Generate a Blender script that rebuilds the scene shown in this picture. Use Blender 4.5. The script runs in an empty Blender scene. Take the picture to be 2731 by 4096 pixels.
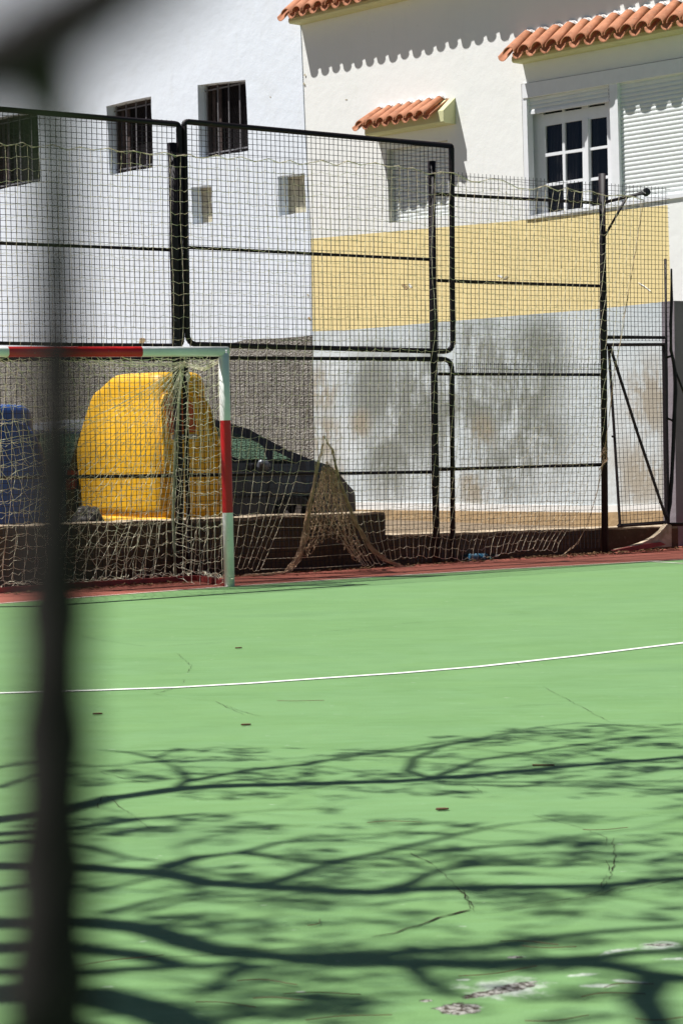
import bpy, bmesh, math, random
from mathutils import Vector, Matrix
random.seed(7)
sc = bpy.context.scene
# ------------------------------------------------------------------ camera (metres; the camera stands at the origin looking along +Y)
W, H = 2731, 4096
FPX, PITCH, ROLL, CAMH = 8462.98, -0.0425718, -0.0157418, 1.421278
fw = Vector((0, math.cos(PITCH), math.sin(PITCH)))
r0 = Vector((1, 0, 0)); u0 = r0.cross(fw)
rt = math.cos(ROLL)*r0 + math.sin(ROLL)*u0
up = -math.sin(ROLL)*r0 + math.cos(ROLL)*u0
CAM = Vector((0, 0, CAMH))
cd = bpy.data.cameras.new('camera'); cam = bpy.data.objects.new('camera', cd)
sc.collection.objects.link(cam); sc.camera = cam
cam.matrix_world = Matrix(((rt.x, up.x, -fw.x, 0), (rt.y, up.y, -fw.y, 0), (rt.z, up.z, -fw.z, CAMH), (0, 0, 0, 1)))
cd.sensor_fit = 'VERTICAL'; cd.sensor_height = 36; cd.sensor_width = 24; cd.lens = FPX/H*36
cd.clip_start = 0.02; cd.clip_end = 500
cd.dof.use_dof = True; cd.dof.focus_distance = 15.0; cd.dof.aperture_fstop = 9.5
# ------------------------------------------------------------------ light
SUN_EL, SUN_AZ = math.radians(60.2), math.radians(-1.0)     # travel direction of the light over the ground
LD = Vector((math.cos(SUN_EL)*math.cos(SUN_AZ), math.cos(SUN_EL)*math.sin(SUN_AZ), -math.sin(SUN_EL)))
w = bpy.data.worlds.new('World'); sc.world = w; w.use_nodes = True
nt = w.node_tree; nt.nodes.clear()
sky = nt.nodes.new('ShaderNodeTexSky'); sky.sky_type = 'NISHITA'; sky.sun_disc = False
sky.sun_elevation = SUN_EL; sky.sun_rotation = math.radians(270) + 0*SUN_AZ
bg = nt.nodes.new('ShaderNodeBackground'); bg.inputs[1].default_value = 0.05
sky.air_density = 0.4; sky.dust_density = 0.2; sky.altitude = 300
wo = nt.nodes.new('ShaderNodeOutputWorld')
nt.links.new(sky.outputs[0], bg.inputs[0]); nt.links.new(bg.outputs[0], wo.inputs[0])
sl = bpy.data.lights.new('sun', 'SUN'); sl.energy = 5.0; sl.angle = math.radians(0.5); sl.color = (1.0, 0.98, 0.945)
so = bpy.data.objects.new('sun', sl); sc.collection.objects.link(so)
so.rotation_euler = LD.to_track_quat('-Z', 'Y').to_euler(); so.location = (-10, 0, 20)
sc.view_settings.view_transform = 'Standard'; sc.view_settings.look = 'None'
sc.view_settings.exposure = 0.46; sc.view_settings.gamma = 1.0
sc.cycles.max_bounces = 6; sc.cycles.diffuse_bounces = 4; sc.cycles.transparent_max_bounces = 16
# ------------------------------------------------------------------ the planes of the place
def ray(x, y): return fw + (x-W/2)/FPX*rt - (y-H/2)/FPX*up
def gnd(x, y, z=0.0):
    d = ray(x, y); return CAM + d*((z-CAMH)/d.z)
def hit(x, y, O, n):
    d = ray(x, y); return CAM + d*((O-CAM).dot(n)/d.dot(n))
TH = 0.593029
dF = Vector((math.cos(TH), math.sin(TH), 0)); nF = Vector((dF.y, -dF.x, 0)); UP = Vector((0, 0, 1))
P = gnd(917, 2346)                       # foot of the goal post
DF = 1.05                                # fence behind the goal line
FO = P - nF*DF
def FP(x, y, t=0.0): return hit(x, y, FO + nF*t, nF)           # photo point on the fence plane, t in front of it
def F(s, z, t=0.0): return FO + dF*s + nF*t + UP*z
def FS(x, y, t=0.0): q = FP(x, y, t); return (q-FO).dot(dF), q.z
PHI = math.radians(48.8)
eH = Vector((math.cos(PHI), -math.sin(PHI), 0)); nH = Vector((-math.sin(PHI), -math.cos(PHI), 0))
_r = ray(2500, 1000); KH = 25.2/23.2; HO = CAM + _r*(25.2/_r.y); HO.z = 0
def HP(x, y, t=0.0): return hit(x, y, HO + nH*t, nH)
def Hh(s, z, t=0.0): return HO + eH*s + nH*t + UP*z
def HS(x, y, t=0.0): q = HP(x, y, t); return (q-HO).dot(eH), q.z
STREET = 0.10
# ------------------------------------------------------------------ materials
class N:
    def __init__(s, name):
        s.m = bpy.data.materials.new(name); s.m.use_nodes = True; s.t = s.m.node_tree
        s.b = s.t.nodes['Principled BSDF']; s.co = s.t.nodes.new('ShaderNodeTexCoord')
    def n(s, ty, **k):
        o = s.t.nodes.new(ty)
        for a, v in k.items():
            if a.startswith('i_'): o.inputs[a[2:].replace('_', ' ')].default_value = v
            else: setattr(o, a, v)
        return o
    def l(s, a, b): s.t.links.new(a, b)
    def geo(s): return s.n('ShaderNodeNewGeometry').outputs['Position']
    def mapping(s, src, scale=(1, 1, 1), rot=(0, 0, 0)):
        m = s.n('ShaderNodeMapping'); m.inputs['Scale'].default_value = scale; m.inputs['Rotation'].default_value = rot
        s.l(src, m.inputs['Vector']); return m.outputs[0]
    def noise(s, src, scale, detail=6, rough=0.55, dist=0.0):
        o = s.n('ShaderNodeTexNoise'); o.inputs['Scale'].default_value = scale; o.inputs['Detail'].default_value = detail
        o.inputs['Roughness'].default_value = rough; o.inputs['Distortion'].default_value = dist
        s.l(src, o.inputs['Vector']); return o.outputs['Fac']
    def ramp(s, fac, a, b, ca=(0, 0, 0), cb=(1, 1, 1)):
        o = s.n('ShaderNodeValToRGB'); o.color_ramp.elements[0].position = a; o.color_ramp.elements[1].position = b
        o.color_ramp.elements[0].color = (*ca, 1); o.color_ramp.elements[1].color = (*cb, 1)
        s.l(fac, o.inputs[0]); return o.outputs[0]
    def mix(s, fac, a, b, mode='MIX'):
        o = s.n('ShaderNodeMix', data_type='RGBA', blend_type=mode)
        for v, i in ((fac, 0), (a, 6), (b, 7)):
            if isinstance(v, (int, float)): o.inputs[i].default_value = v
            elif isinstance(v, tuple): o.inputs[i].default_value = (*v, 1)
            else: s.l(v, o.inputs[i])
        return o.outputs[2]
    def math(s, op, a, b=0.0):
        o = s.n('ShaderNodeMath', operation=op); o.use_clamp = False
        for v, i in ((a, 0), (b, 1)):
            if isinstance(v, (int, float)): o.inputs[i].default_value = v
            else: s.l(v, o.inputs[i])
        return o.outputs[0]
    def bump(s, h, strength=0.3, dist=0.01):
        o = s.n('ShaderNodeBump'); o.inputs['Strength'].default_value = strength; o.inputs['Distance'].default_value = dist
        s.l(h, o.inputs['Height']); s.l(o.outputs[0], s.b.inputs['Normal'])
    def blob(s, pos, c, r0, r1):
        o = s.n('ShaderNodeVectorMath', operation='DISTANCE'); s.l(pos, o.inputs[0]); o.inputs[1].default_value = c
        m = s.n('ShaderNodeMapRange'); m.interpolation_type = 'SMOOTHSTEP'
        m.inputs['From Min'].default_value = r0; m.inputs['From Max'].default_value = r1
        m.inputs['To Min'].default_value = 1; m.inputs['To Max'].default_value = 0
        s.l(o.outputs['Value'], m.inputs[0]); return m.outputs[0]
    def done(s, col=None, rough=0.6, metal=0.0, spec=0.5):
        if col is not None:
            if isinstance(col, tuple): s.b.inputs['Base Color'].default_value = (*col, 1)
            else: s.l(col, s.b.inputs['Base Color'])
        if isinstance(rough, (int, float)): s.b.inputs['Roughness'].default_value = rough
        else: s.l(rough, s.b.inputs['Roughness'])
        s.b.inputs['Metallic'].default_value = metal; s.b.inputs['Specular IOR Level'].default_value = spec
        return s.m
def simple(name, col, rough=0.6, var=0.12, scale=8, metal=0.0, spec=0.5, bump=0.0):
    k = N(name); p = k.geo(); f = k.noise(p, scale, 5)
    c = k.mix(k.ramp(f, .3, .7), tuple(v*(1-var) for v in col), tuple(min(1, v*(1+var)) for v in col))
    if bump: k.bump(k.noise(p, scale*6, 4), bump, .004)
    return k.done(c, rough, metal, spec)
def plaster(name, col, dirt=(.62, .60, .55), amount=.35, bump=.25):
    k = N(name); p = k.geo()
    a = k.noise(p, 1.3, 8, .6); b = k.noise(k.mapping(p, (4, 4, .6)), 2.0, 6, .6)
    c = k.mix(k.math('MULTIPLY', k.ramp(a, .5, .8), amount), col, dirt)
    c = k.mix(k.math('MULTIPLY', k.ramp(b, .56, .78), amount*.8), c, dirt)
    c = k.mix(k.math('MULTIPLY', k.ramp(k.noise(p, 30, 3, .5), .74, .77), .6), c, tuple(v*.6 for v in dirt))
    h = k.math('ADD', k.math('MULTIPLY', k.noise(p, 5, 5, .6), 1.0), k.math('MULTIPLY', k.noise(p, 45, 4, .6), .18))
    k.bump(h, bump, .03); return k.done(c, .9, 0, .2)
M = {}
M['white_wall'] = plaster('cool_white_plaster', (.79, .84, .91), (.70, .72, .72), .4, .28)
M['cream_wall'] = plaster('warm_white_plaster', (.85, .855, .83), (.76, .76, .72), .3, .2)
M['yellow_band'] = plaster('pale_yellow_paint', (.88, .72, .36), (.82, .68, .38), .4, .2)
M['cornice'] = plaster('pale_green_yellow_paint', (.62, .62, .36), (.55, .54, .32), .3, .15)
M['strip'] = plaster('white_base_paint', (.85, .85, .83), (.62, .58, .5), .3, .2)
# stained lower wall
k = N('stained_pale_blue_plaster'); p = k.geo()
base = k.mix(k.ramp(k.noise(p, 1.6, 8, .6), .35, .7), (.60, .66, .68), (.70, .74, .75))
drip = k.noise(k.mapping(p, (5, 5, .7)), 1.4, 8, .65, .4)
nz = k.math('ADD', k.math('MULTIPLY', k.noise(p, 1.1, 10, .72, .5), .65), k.math('MULTIPLY', drip, .35)); nz2 = k.math('ADD', k.math('MULTIPLY', k.noise(p, 2.2, 10, .74, .4), .6), k.math('MULTIPLY', drip, .4))
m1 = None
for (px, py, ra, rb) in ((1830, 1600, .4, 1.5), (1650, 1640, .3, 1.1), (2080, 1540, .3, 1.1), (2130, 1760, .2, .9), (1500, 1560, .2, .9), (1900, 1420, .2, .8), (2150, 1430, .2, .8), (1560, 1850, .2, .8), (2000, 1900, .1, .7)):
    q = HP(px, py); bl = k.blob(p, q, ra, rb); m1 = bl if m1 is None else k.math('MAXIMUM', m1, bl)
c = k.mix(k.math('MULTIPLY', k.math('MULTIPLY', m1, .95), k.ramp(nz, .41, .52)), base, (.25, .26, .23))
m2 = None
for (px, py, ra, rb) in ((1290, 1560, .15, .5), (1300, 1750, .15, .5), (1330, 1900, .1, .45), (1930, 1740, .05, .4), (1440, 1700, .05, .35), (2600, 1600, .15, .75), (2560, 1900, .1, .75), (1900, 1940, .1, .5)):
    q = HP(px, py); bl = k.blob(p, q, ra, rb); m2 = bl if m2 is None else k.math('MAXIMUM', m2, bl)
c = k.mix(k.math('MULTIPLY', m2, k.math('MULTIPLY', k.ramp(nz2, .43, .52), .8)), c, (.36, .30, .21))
k.bump(k.noise(p, 14, 6, .6), .35, .02); M['stained'] = k.done(c, .9, 0, .2)
# roughcast
k = N('grey_pebble_dash'); p = k.geo()
v = k.n('ShaderNodeTexVoronoi'); v.inputs['Scale'].default_value = 44; v.inputs['Randomness'].default_value = 1; k.l(p, v.inputs['Vector'])
nn = k.math('ADD', k.math('MULTIPLY', k.noise(p, 38, 7, .75), .75), k.math('MULTIPLY', k.noise(p, 4, 5, .6), .25))
c = k.mix(k.ramp(nn, .42, .57), (.22, .20, .17), (.54, .51, .46))
c = k.mix(k.math('MULTIPLY', k.ramp(k.noise(p, 60, 3, .6), .60, .68), .8), c, (.12, .10, .085))
k.bump(k.math('ADD', k.math('MULTIPLY', v.outputs['Distance'], -1.0), nn), 1.0, .06); M['roughcast'] = k.done(c, .95, 0, .1)
M['foundation'] = plaster('ochre_brown_render', (.48, .34, .19), (.22, .17, .12), .9, .7)
# clay tiles
k = N('terracotta_tile'); p = k.geo()
c = k.mix(k.ramp(k.noise(p, 6, 6, .6), .3, .7), (.36, .14, .070), (.58, .25, .135))
c = k.mix(k.math('MULTIPLY', k.ramp(k.noise(p, 30, 5, .6), .55, .75), .5), c, (.62, .37, .24)); c = k.mix(k.math('MULTIPLY', k.ramp(k.noise(p, 14, 7, .7), .56, .66), .55), c, (.20, .12, .08))
k.bump(k.noise(p, 60, 4), .2, .004); M['tile'] = k.done(c, .8, 0, .3)
M['white_frame'] = simple('white_window_paint', (.80, .81, .83), .45, .03, 10)
M['shutter'] = simple('pale_shutter_plastic', (.74, .77, .76), .45, .04, 5)
M['jamb'] = plaster('grey_white_reveal', (.60, .60, .55), (.5, .5, .44), .3, .15)
M['niche'] = plaster('tan_niche_render', (.50, .45, .33), (.42, .36, .26), .4, .3)
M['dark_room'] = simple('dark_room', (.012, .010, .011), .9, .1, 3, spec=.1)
M['iron'] = simple('rusty_dark_iron', (.030, .022, .022), .7, .4, 12, spec=.3)
M['wood'] = simple('dark_brown_wood', (.09, .065, .058), .8, .3, 10, spec=.2)
k = N('black_fence_paint'); p = k.geo()
c = k.mix(k.ramp(k.noise(p, 20, 6, .65), .60, .72), (.014, .0095, .012), (.05, .026, .018))
M['fence'] = k.done(c, .55, 0, .3)
M['wire'] = simple('dark_fence_wire', (.022, .018, .022), .6, .3, 9, spec=.3)
k = N('cream_net_cord'); p = k.geo()
c = k.mix(k.ramp(k.noise(p, 9, 5, .6), .35, .65), (.70, .57, .40), (.88, .78, .60)); M['cord'] = k.done(c, .9, 0, .1)
M['goalcord'] = simple('grimy_cream_cord', (.86, .76, .58), .9, .3, 8, spec=.1)
M['bundle'] = simple('brown_weathered_cord', (.50, .35, .23), .9, .35, 12, spec=.1)
# goal paint
def paint(name, col):
    k = N(name); p = k.geo()
    c = k.mix(k.ramp(k.noise(p, 5, 5), .35, .7), col, tuple(v*.86 for v in col))
    c = k.mix(k.ramp(k.noise(k.mapping(p, (1, 1, .45)), 16, 4, .55), .71, .74), c, (.13, .14, .13))
    c = k.mix(k.math('MULTIPLY', k.ramp(k.noise(p, 60, 3), .68, .72), .5), c, (.3, .28, .24))
    return k.done(c, .38, 0, .5)
M['gwhite'] = paint('chipped_white_paint', (.90, .89, .87)); M['gred'] = paint('chipped_red_paint', (.60, .010, .012))
M['redbar'] = simple('dusty_red_paint', (.26, .035, .03), .6, .3, 9)
M['stanchion'] = simple('grey_green_pipe', (.30, .31, .22), .6, .25, 9)
# court
k = N('green_court_paint'); p = k.geo()
rot = (0, 0, -math.radians(8))
st = k.noise(k.mapping(p, (.9, 4, 1), rot), 4.0, 10, .7); bg_ = k.noise(k.mapping(p, (1, 2.5, 1)), 1.1, 8, .65)
c = k.mix(k.ramp(bg_, .3, .7), (.130, .256, .086), (.176, .325, .114))
c = k.mix(k.math('MULTIPLY', k.ramp(st, .46, .70), .7), c, (.19, .36, .15))
c = k.mix(k.math('MULTIPLY', k.ramp(k.noise(k.mapping(p, (.7, 5, 1), rot), 5, 9, .7), .60, .72), .30), c, (.10, .21, .075))
c = k.mix(k.math('MULTIPLY', k.ramp(k.noise(k.mapping(p, (.6, 3, 1), rot), 24, 4, .6), .67, .71), .75), c, (.10, .13, .06))
c = k.mix(k.math('MULTIPLY', k.ramp(k.noise(k.mapping(p, (1, 2.2, 1), rot), 13, 3, .5), .71, .74), .7), c, (.45, .55, .40))
c = k.mix(k.math('MULTIPLY', k.ramp(k.noise(k.mapping(p, (1, 2, 1), rot), 130, 4, .7), .42, .7), .42), c, (.11, .23, .08))
k_court = k; court_c = c
KP = 1.7417
def spot(c, px, py, rx, ry, col, ang=0.0, soft=.35, jag=1.1, sc_=16, lo=.45):
    k = k_court; p = k.geo(); q = gnd(px*KP, py*KP)
    v = k.n('ShaderNodeVectorMath', operation='SUBTRACT'); k.l(p, v.inputs[0]); v.inputs[1].default_value = q
    m = k.n('ShaderNodeVectorRotate', rotation_type='Z_AXIS'); k.l(v.outputs[0], m.inputs['Vector']); m.inputs['Angle'].default_value = -ang
    m2 = k.mapping(m.outputs[0], (1/rx, 1/ry, 0)); ln = k.n('ShaderNodeVectorMath', operation='LENGTH'); k.l(m2, ln.inputs[0])
    r_ = k.math('ADD', ln.outputs['Value'], k.math('MULTIPLY', k.math('SUBTRACT', k.noise(p, sc_, 8, .68), .5), jag*2.2))
    f = k.ramp(r_, lo, lo+soft, (1, 1, 1), (0, 0, 0))
    return k.mix(f, c, col), f
c = court_c; hs = []
wcol = k.mix(k.ramp(k.noise(k.geo(), 40, 6, .7), .35, .65), (.30, .40, .27), (.62, .66, .58))
for a in ((1160, 2270, .20, .17, .4, .6), (1515, 2172, .13, .07, .2, .5), (1420, 2184, .13, .035, .6, .5), (1330, 2240, .09, .03, .3, .5), (1380, 2264, .11, .035, 0, .5), (1440, 2254, .11, .03, -.4, .5), (1550, 2202, .10, .03, 0, .5), (1185, 2198, .05, .03, 0, .5), (1065, 2250, .035, .02, 0, .4), (690, 2278, .03, .02, 0, .4), (1055, 2316, .10, .08, 0, .4)):
    c, f_ = spot(c, a[0], a[1], a[2]*.6, a[3]*.6, wcol, a[4], a[5], 1.1, 17)
hcol = k.mix(k.ramp(k.noise(k.geo(), 42, 5, .8), .47, .54), (.045, .020, .012), (.56, .53, .48))
for a in ((1145, 2276, .15, .028, .55), (1185, 2262, .08, .02, .5), (1055, 2317, .065, .062, 0), (1512, 2170, .045, .016, 0), (1182, 2198, .028, .016, 0), (978, 2298, .02, .012, 0), (1030, 2314, .05, .02, .1)):
    c, f_ = spot(c, a[0], a[1], a[2], a[3], hcol, a[4], .08, .6, 30, .75); hs.append(f_)
hh = hs[0]
for f_ in hs[1:]: hh = k.math('MAXIMUM', hh, f_)
k.bump(k.math('SUBTRACT', k.math('MULTIPLY', k.noise(k.geo(), 120, 4, .6), .12), k.math('MULTIPLY', hh, k.noise(k.geo(), 70, 5, .7))), .8, .02)
big = k.noise(k.mapping(k.geo(), (.5, 1.1, 1)), .9, 9, .62, .8)
c = k.mix(k.math('MULTIPLY', k.ramp(big, .50, .53), .16), c, (.19, .34, .16)); c = k.mix(k.math('MULTIPLY', k.ramp(big, .60, .66), .22), c, (.10, .20, .075))
scf = k.noise(k.mapping(k.geo(), (1.2, 9, 1), (0, 0, .35)), 2.6, 10, .75); c = k.mix(k.math('MULTIPLY', k.ramp(scf, .62, .72), .5), c, (.26, .40, .21))
k.b.inputs['Sheen Weight'].default_value = .16; k.b.inputs['Sheen Roughness'].default_value = .45; k.b.inputs['Sheen Tint'].default_value = (.80, 1.0, .70, 1)
M['court'] = k.done(c, .78, 0, .25)
k = N('red_court_paint'); p = k.geo()
c = k.mix(k.ramp(k.noise(k.mapping(p, (1, 4, 1)), 3, 7, .65), .35, .7), (.30, .085, .060), (.40, .13, .09))
c = k.mix(k.ramp(k.noise(k.mapping(p, (1, 3, 1)), 9, 6, .7), .60, .74), c, (.20, .13, .09))
k.bump(k.noise(p, 60, 4), .3, .004); M['red'] = k.done(c, .8, 0, .25)
k = N('white_line_paint'); p = k.geo()
c = k.mix(k.ramp(k.noise(p, 7, 7, .65), .60, .78), (.74, .78, .70), (.42, .55, .34)); M['line'] = k.done(c, .7, 0, .3)
k = N('thin_dusty_line_paint'); p = k.geo()
c = k.mix(k.ramp(k.noise(p, 5, 7, .65), .50, .72), (.72, .72, .62), (.38, .28, .22)); M['line2'] = k.done(c, .7, 0, .3)
M['crack'] = simple('dark_crack', (.050, .045, .030), .95, .4, 20, spec=.05)
k = N('white_worn_filler'); p = k.geo()
c = k.mix(k.ramp(k.noise(p, 22, 7, .7), .36, .62), (.24, .44, .19), (.60, .68, .58)); M['worn'] = k.done(c, .9, 0, .1)
k = N('broken_rusty_hole'); p = k.geo()
c = k.mix(k.ramp(k.noise(p, 60, 6, .7), .42, .58), (.09, .035, .018), (.56, .50, .44)); k.bump(k.noise(p, 80, 5), 1, .01); M['hole'] = k.done(c, .95, 0, .1)
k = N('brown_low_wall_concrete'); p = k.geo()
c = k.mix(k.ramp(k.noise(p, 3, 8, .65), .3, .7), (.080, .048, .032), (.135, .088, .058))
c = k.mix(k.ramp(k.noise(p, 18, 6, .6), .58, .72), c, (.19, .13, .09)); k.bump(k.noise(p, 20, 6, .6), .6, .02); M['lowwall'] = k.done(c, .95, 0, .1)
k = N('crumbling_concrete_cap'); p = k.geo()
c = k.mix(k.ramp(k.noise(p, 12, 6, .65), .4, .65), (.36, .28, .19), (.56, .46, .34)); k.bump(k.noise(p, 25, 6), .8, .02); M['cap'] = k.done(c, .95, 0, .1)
M['asphalt'] = simple('street_asphalt', (.075, .072, .068), .9, .3, 12, bump=.5)
M['dirt'] = simple('dusty_ochre_ground', (.20, .145, .09), .95, .35, 6, bump=.6)
M['yellow'] = simple('sun_faded_yellow_plastic', (.86, .455, .008), .5, .05, 3, spec=.5)
M['blue'] = simple('blue_bin_plastic', (.016, .085, .36), .4, .04, 5)
M['orange'] = simple('orange_flap', (.55, .10, .012), .5, .15, 8)
M['greylabel'] = simple('grey_label', (.45, .45, .40), .6, .1, 8)
M['ink'] = simple('black_ink', (.02, .016, .012), .7, .1, 8)
M['bag'] = simple('dark_grey_bag', (.10, .085, .078), .38, .45, 9, bump=.8)
k = N('black_car_paint'); k.b.inputs['Coat Weight'].default_value = .6; k.b.inputs['Coat Roughness'].default_value = .06
M['car'] = k.done((.016, .013, .017), .30, 0.1, .5)
M['trim'] = simple('black_car_trim', (.012, .012, .012), .6, .1, 8)
M['tyre'] = simple('tyre_rubber', (.018, .018, .018), .85, .2, 20)
M['alloy'] = simple('wheel_alloy', (.30, .30, .31), .35, .1, 10, metal=.8)
M['seat'] = simple('beige_seat_cloth', (.20, .18, .15), .9, .1, 10)
M['mirror'] = simple('silver_mirror_shell', (.16, .17, .20), .35, .05, 5, metal=.5)
M['lamp_red'] = simple('red_tail_lamp', (.45, .01, .01), .25, .05, 5)
M['lamp_clear'] = simple('clear_head_lamp', (.55, .57, .6), .15, .05, 5)
def glass(name, tint, tr=.75):
    m = bpy.data.materials.new(name); m.use_nodes = True; t = m.node_tree; t.nodes.clear()
    o = t.nodes.new('ShaderNodeOutputMaterial'); mx = t.nodes.new('ShaderNodeMixShader'); tp = t.nodes.new('ShaderNodeBsdfTransparent')
    g = t.nodes.new('ShaderNodeBsdfGlossy'); g.inputs['Roughness'].default_value = .03; tp.inputs[0].default_value = (*tint, 1)
    mx.inputs[0].default_value = .035; t.links.new(tp.outputs[0], mx.inputs[1]); t.links.new(g.outputs[0], mx.inputs[2]); t.links.new(mx.outputs[0], o.inputs[0]); return m
M['cglass'] = glass('green_tinted_glass', (.62, .82, .72)); M['wglass'] = glass('window_glass', (.6, .6, .6))
M['bottle'] = glass('pale_blue_bottle_plastic', (.60, .78, .85))
M['bottle_label'] = simple('blue_bottle_label', (.12, .22, .30), .4, .2, 20)
M['leaf'] = simple('dry_leaf_brown', (.16, .085, .035), .9, .5, 30)
M['needle'] = simple('dry_needle', (.14, .06, .03), .8, .3, 20)
M['bark'] = simple('dark_grey_bark', (.060, .048, .042), .95, .4, 14, bump=.8)
M['foliage'] = simple('dark_pine_foliage', (.045, .07, .03), .8, .4, 10)
M['blackbark'] = simple('near_black_bark', (.018, .012, .012), .95, .3, 60)
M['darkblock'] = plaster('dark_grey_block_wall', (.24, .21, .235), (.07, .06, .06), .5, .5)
M['tape'] = simple('black_tape', (.02, .02, .022), .4, .3, 40)
M['litter'] = simple('pale_litter', (.5, .48, .42), .8, .3, 30)
# ------------------------------------------------------------------ building helpers
def woff(parent):
    v = Vector((0, 0, 0))
    while parent is not None: v += Vector(parent.location); parent = parent.parent
    return v
def thing(name, label, cat, loc, group=None):
    o = bpy.data.objects.new(name, None); sc.collection.objects.link(o); o.location = loc; o.empty_display_size = .2
    o['label'] = label; o['category'] = cat
    if group: o['group'] = group
    return o
def tag(o, label=None, cat=None, group=None, kind=None):
    for a, v in (('label', label), ('category', cat), ('group', group), ('kind', kind)):
        if v: o[a] = v
    return o
def obj(name, bm, mats, parent=None, smooth=False, loc=None, local=False):
    """bm holds WORLD coordinates; the object keeps its origin at its parent's (or loc)."""
    if not local:
        off = woff(parent) + (Vector(loc) if loc is not None else Vector((0, 0, 0)))
        for v in bm.verts: v.co -= off
    me = bpy.data.meshes.new(name); bmesh.ops.recalc_face_normals(bm, faces=bm.faces) if len(bm.faces) < 60000 else None
    bm.to_mesh(me); bm.free()
    for m in (mats if isinstance(mats, (list, tuple)) else [mats]): me.materials.append(m)
    if smooth:
        for q in me.polygons: q.use_smooth = True
    o = bpy.data.objects.new(name, me); sc.collection.objects.link(o); o.parent = parent
    if loc is not None: o.location = loc
    return o
def face(bm, pts, mi=0):
    f = bm.faces.new([bm.verts.new(q) for q in pts]); f.material_index = mi; return f
def prism(bm, pts, vec, mi=0):
    """closed slab: polygon pts swept by vec"""
    a = [bm.verts.new(q) for q in pts]; b = [bm.verts.new(Vector(q)+Vector(vec)) for q in pts]
    fs = [bm.faces.new(a), bm.faces.new(b[::-1])]
    for i in range(len(a)): fs.append(bm.faces.new((a[i], b[i], b[(i+1) % len(a)], a[(i+1) % len(a)])))
    for f in fs: f.material_index = mi
    return fs
def tube(bm, pts, r, n=6, caps=True, mi=0, closed=False):
    pts = [Vector(q) for q in pts]; rs = r if isinstance(r, (list, tuple)) else [r]*len(pts)
    rings = []; ref = None
    for i, q in enumerate(pts):
        a = pts[i-1] if i > 0 else q; b = pts[i+1] if i < len(pts)-1 else q
        d = (b-a)
        if d.length < 1e-7: d = Vector((0, 0, 1))
        d.normalize()
        if ref is None: ref = Vector((0, 0, 1)) if abs(d.z) < .9 else Vector((1, 0, 0))
        x = d.cross(ref)
        if x.length < 1e-4: x = d.cross(Vector((1, .3, .2)))
        x.normalize(); y = d.cross(x).normalized(); ref = y.cross(d) if abs(y.cross(d).dot(x)) > .99 else ref
        rings.append([bm.verts.new(q + (x*math.cos(2*math.pi*k/n) + y*math.sin(2*math.pi*k/n))*rs[i]) for k in range(n)])
    for i in range(len(rings)-1):
        for k in range(n):
            f = bm.faces.new((rings[i][k], rings[i][(k+1) % n], rings[i+1][(k+1) % n], rings[i+1][k])); f.material_index = mi
    if caps:
        for rg in (rings[0][::-1], rings[-1]):
            f = bm.faces.new(rg); f.material_index = mi
    return rings
def bar(bm, a, b, w_, n_=4): tube(bm, [a, b], w_/2*(1.2 if n_ == 4 else 1), n_)
def poly_holes(outer, holes):
    """flat faces of a polygon with holes -> bmesh, outer/hole are lists of world points"""
    bm = bmesh.new(); ed = []
    for lp in [outer]+holes:
        vs = [bm.verts.new(q) for q in lp]
        for i in range(len(vs)): ed.append(bm.edges.new((vs[i], vs[(i+1) % len(vs)])))
    bmesh.ops.triangle_fill(bm, use_beauty=True, use_dissolve=False, edges=ed)
    return bm
def bevel(bm, wd, seg=2):
    bmesh.ops.bevel(bm, geom=[e for e in bm.edges], offset=wd, segments=seg, affect='EDGES', clamp_overlap=True)
def lerp(a, b, t): return a + (b-a)*t
# ------------------------------------------------------------------ the ground
def sheet(name, pts, mat, kind='structure', z=None):
    bm = bmesh.new(); face(bm, pts); bmesh.ops.triangulate(bm, faces=bm.faces)
    o = obj(name, bm, mat); tag(o, kind=kind); return o
bm = bmesh.new(); face(bm, [(-220, -60, -.03), (220, -60, -.03), (220, 320, -.03), (-220, 320, -.03)]); tag(obj('ground', bm, M['asphalt']), kind='structure')
line_px = [(-300, 2440), (0, 2415), (600, 2370), (920, 2346.5), (1366, 2317), (2000, 2278), (2731, 2238.6), (3000, 2225)]
gl = [gnd(x, y) for x, y in line_px]
bm = bmesh.new()
court = [Vector((-14, -6, 0)), Vector((14, -6, 0)), gl[-1] + dF*8, ] + gl[::-1] + [gl[0] - dF*10]
f = face(bm, [(q.x, q.y, 0.0) for q in court]); bmesh.ops.triangulate(bm, faces=[f])
tag(obj('court', bm, M['court']), kind='structure')
bm = bmesh.new()
gg = [gl[0]-dF*10] + gl + [gl[-1]+dF*8]
back = [F(-14, 0, -.35), F(12, 0, -.35)]
f = face(bm, [(q.x, q.y, -0.0005) for q in gg] + [(back[1].x, back[1].y, -.0005), (back[0].x, back[0].y, -.0005)])
bmesh.ops.triangulate(bm, faces=[f]); tag(obj('red_run_off', bm, M['red']), kind='structure')
def ribbon(bm, pts, wd, z, wob=0.0):
    n = len(pts); L = []; R = []
    for i, q in enumerate(pts):
        a = pts[max(0, i-1)]; b = pts[min(n-1, i+1)]; t = (b-a); t.z = 0; t.normalize(); s = Vector((-t.y, t.x, 0))
        hw = (wd[i] if isinstance(wd, list) else wd)/2*(1+random.uniform(-wob, wob))
        L.append(bm.verts.new((q.x+s.x*hw, q.y+s.y*hw, z))); R.append(bm.verts.new((q.x-s.x*hw, q.y-s.y*hw, z)))
    for i in range(n-1): bm.faces.new((L[i], R[i], R[i+1], L[i+1]))
def resample(pts, step):
    out = [pts[0]]
    for a, b in zip(pts, pts[1:]):
        k = max(1, int((b-a).length/step))
        for i in range(1, k+1): out.append(lerp(a, b, i/k))
    return out
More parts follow.
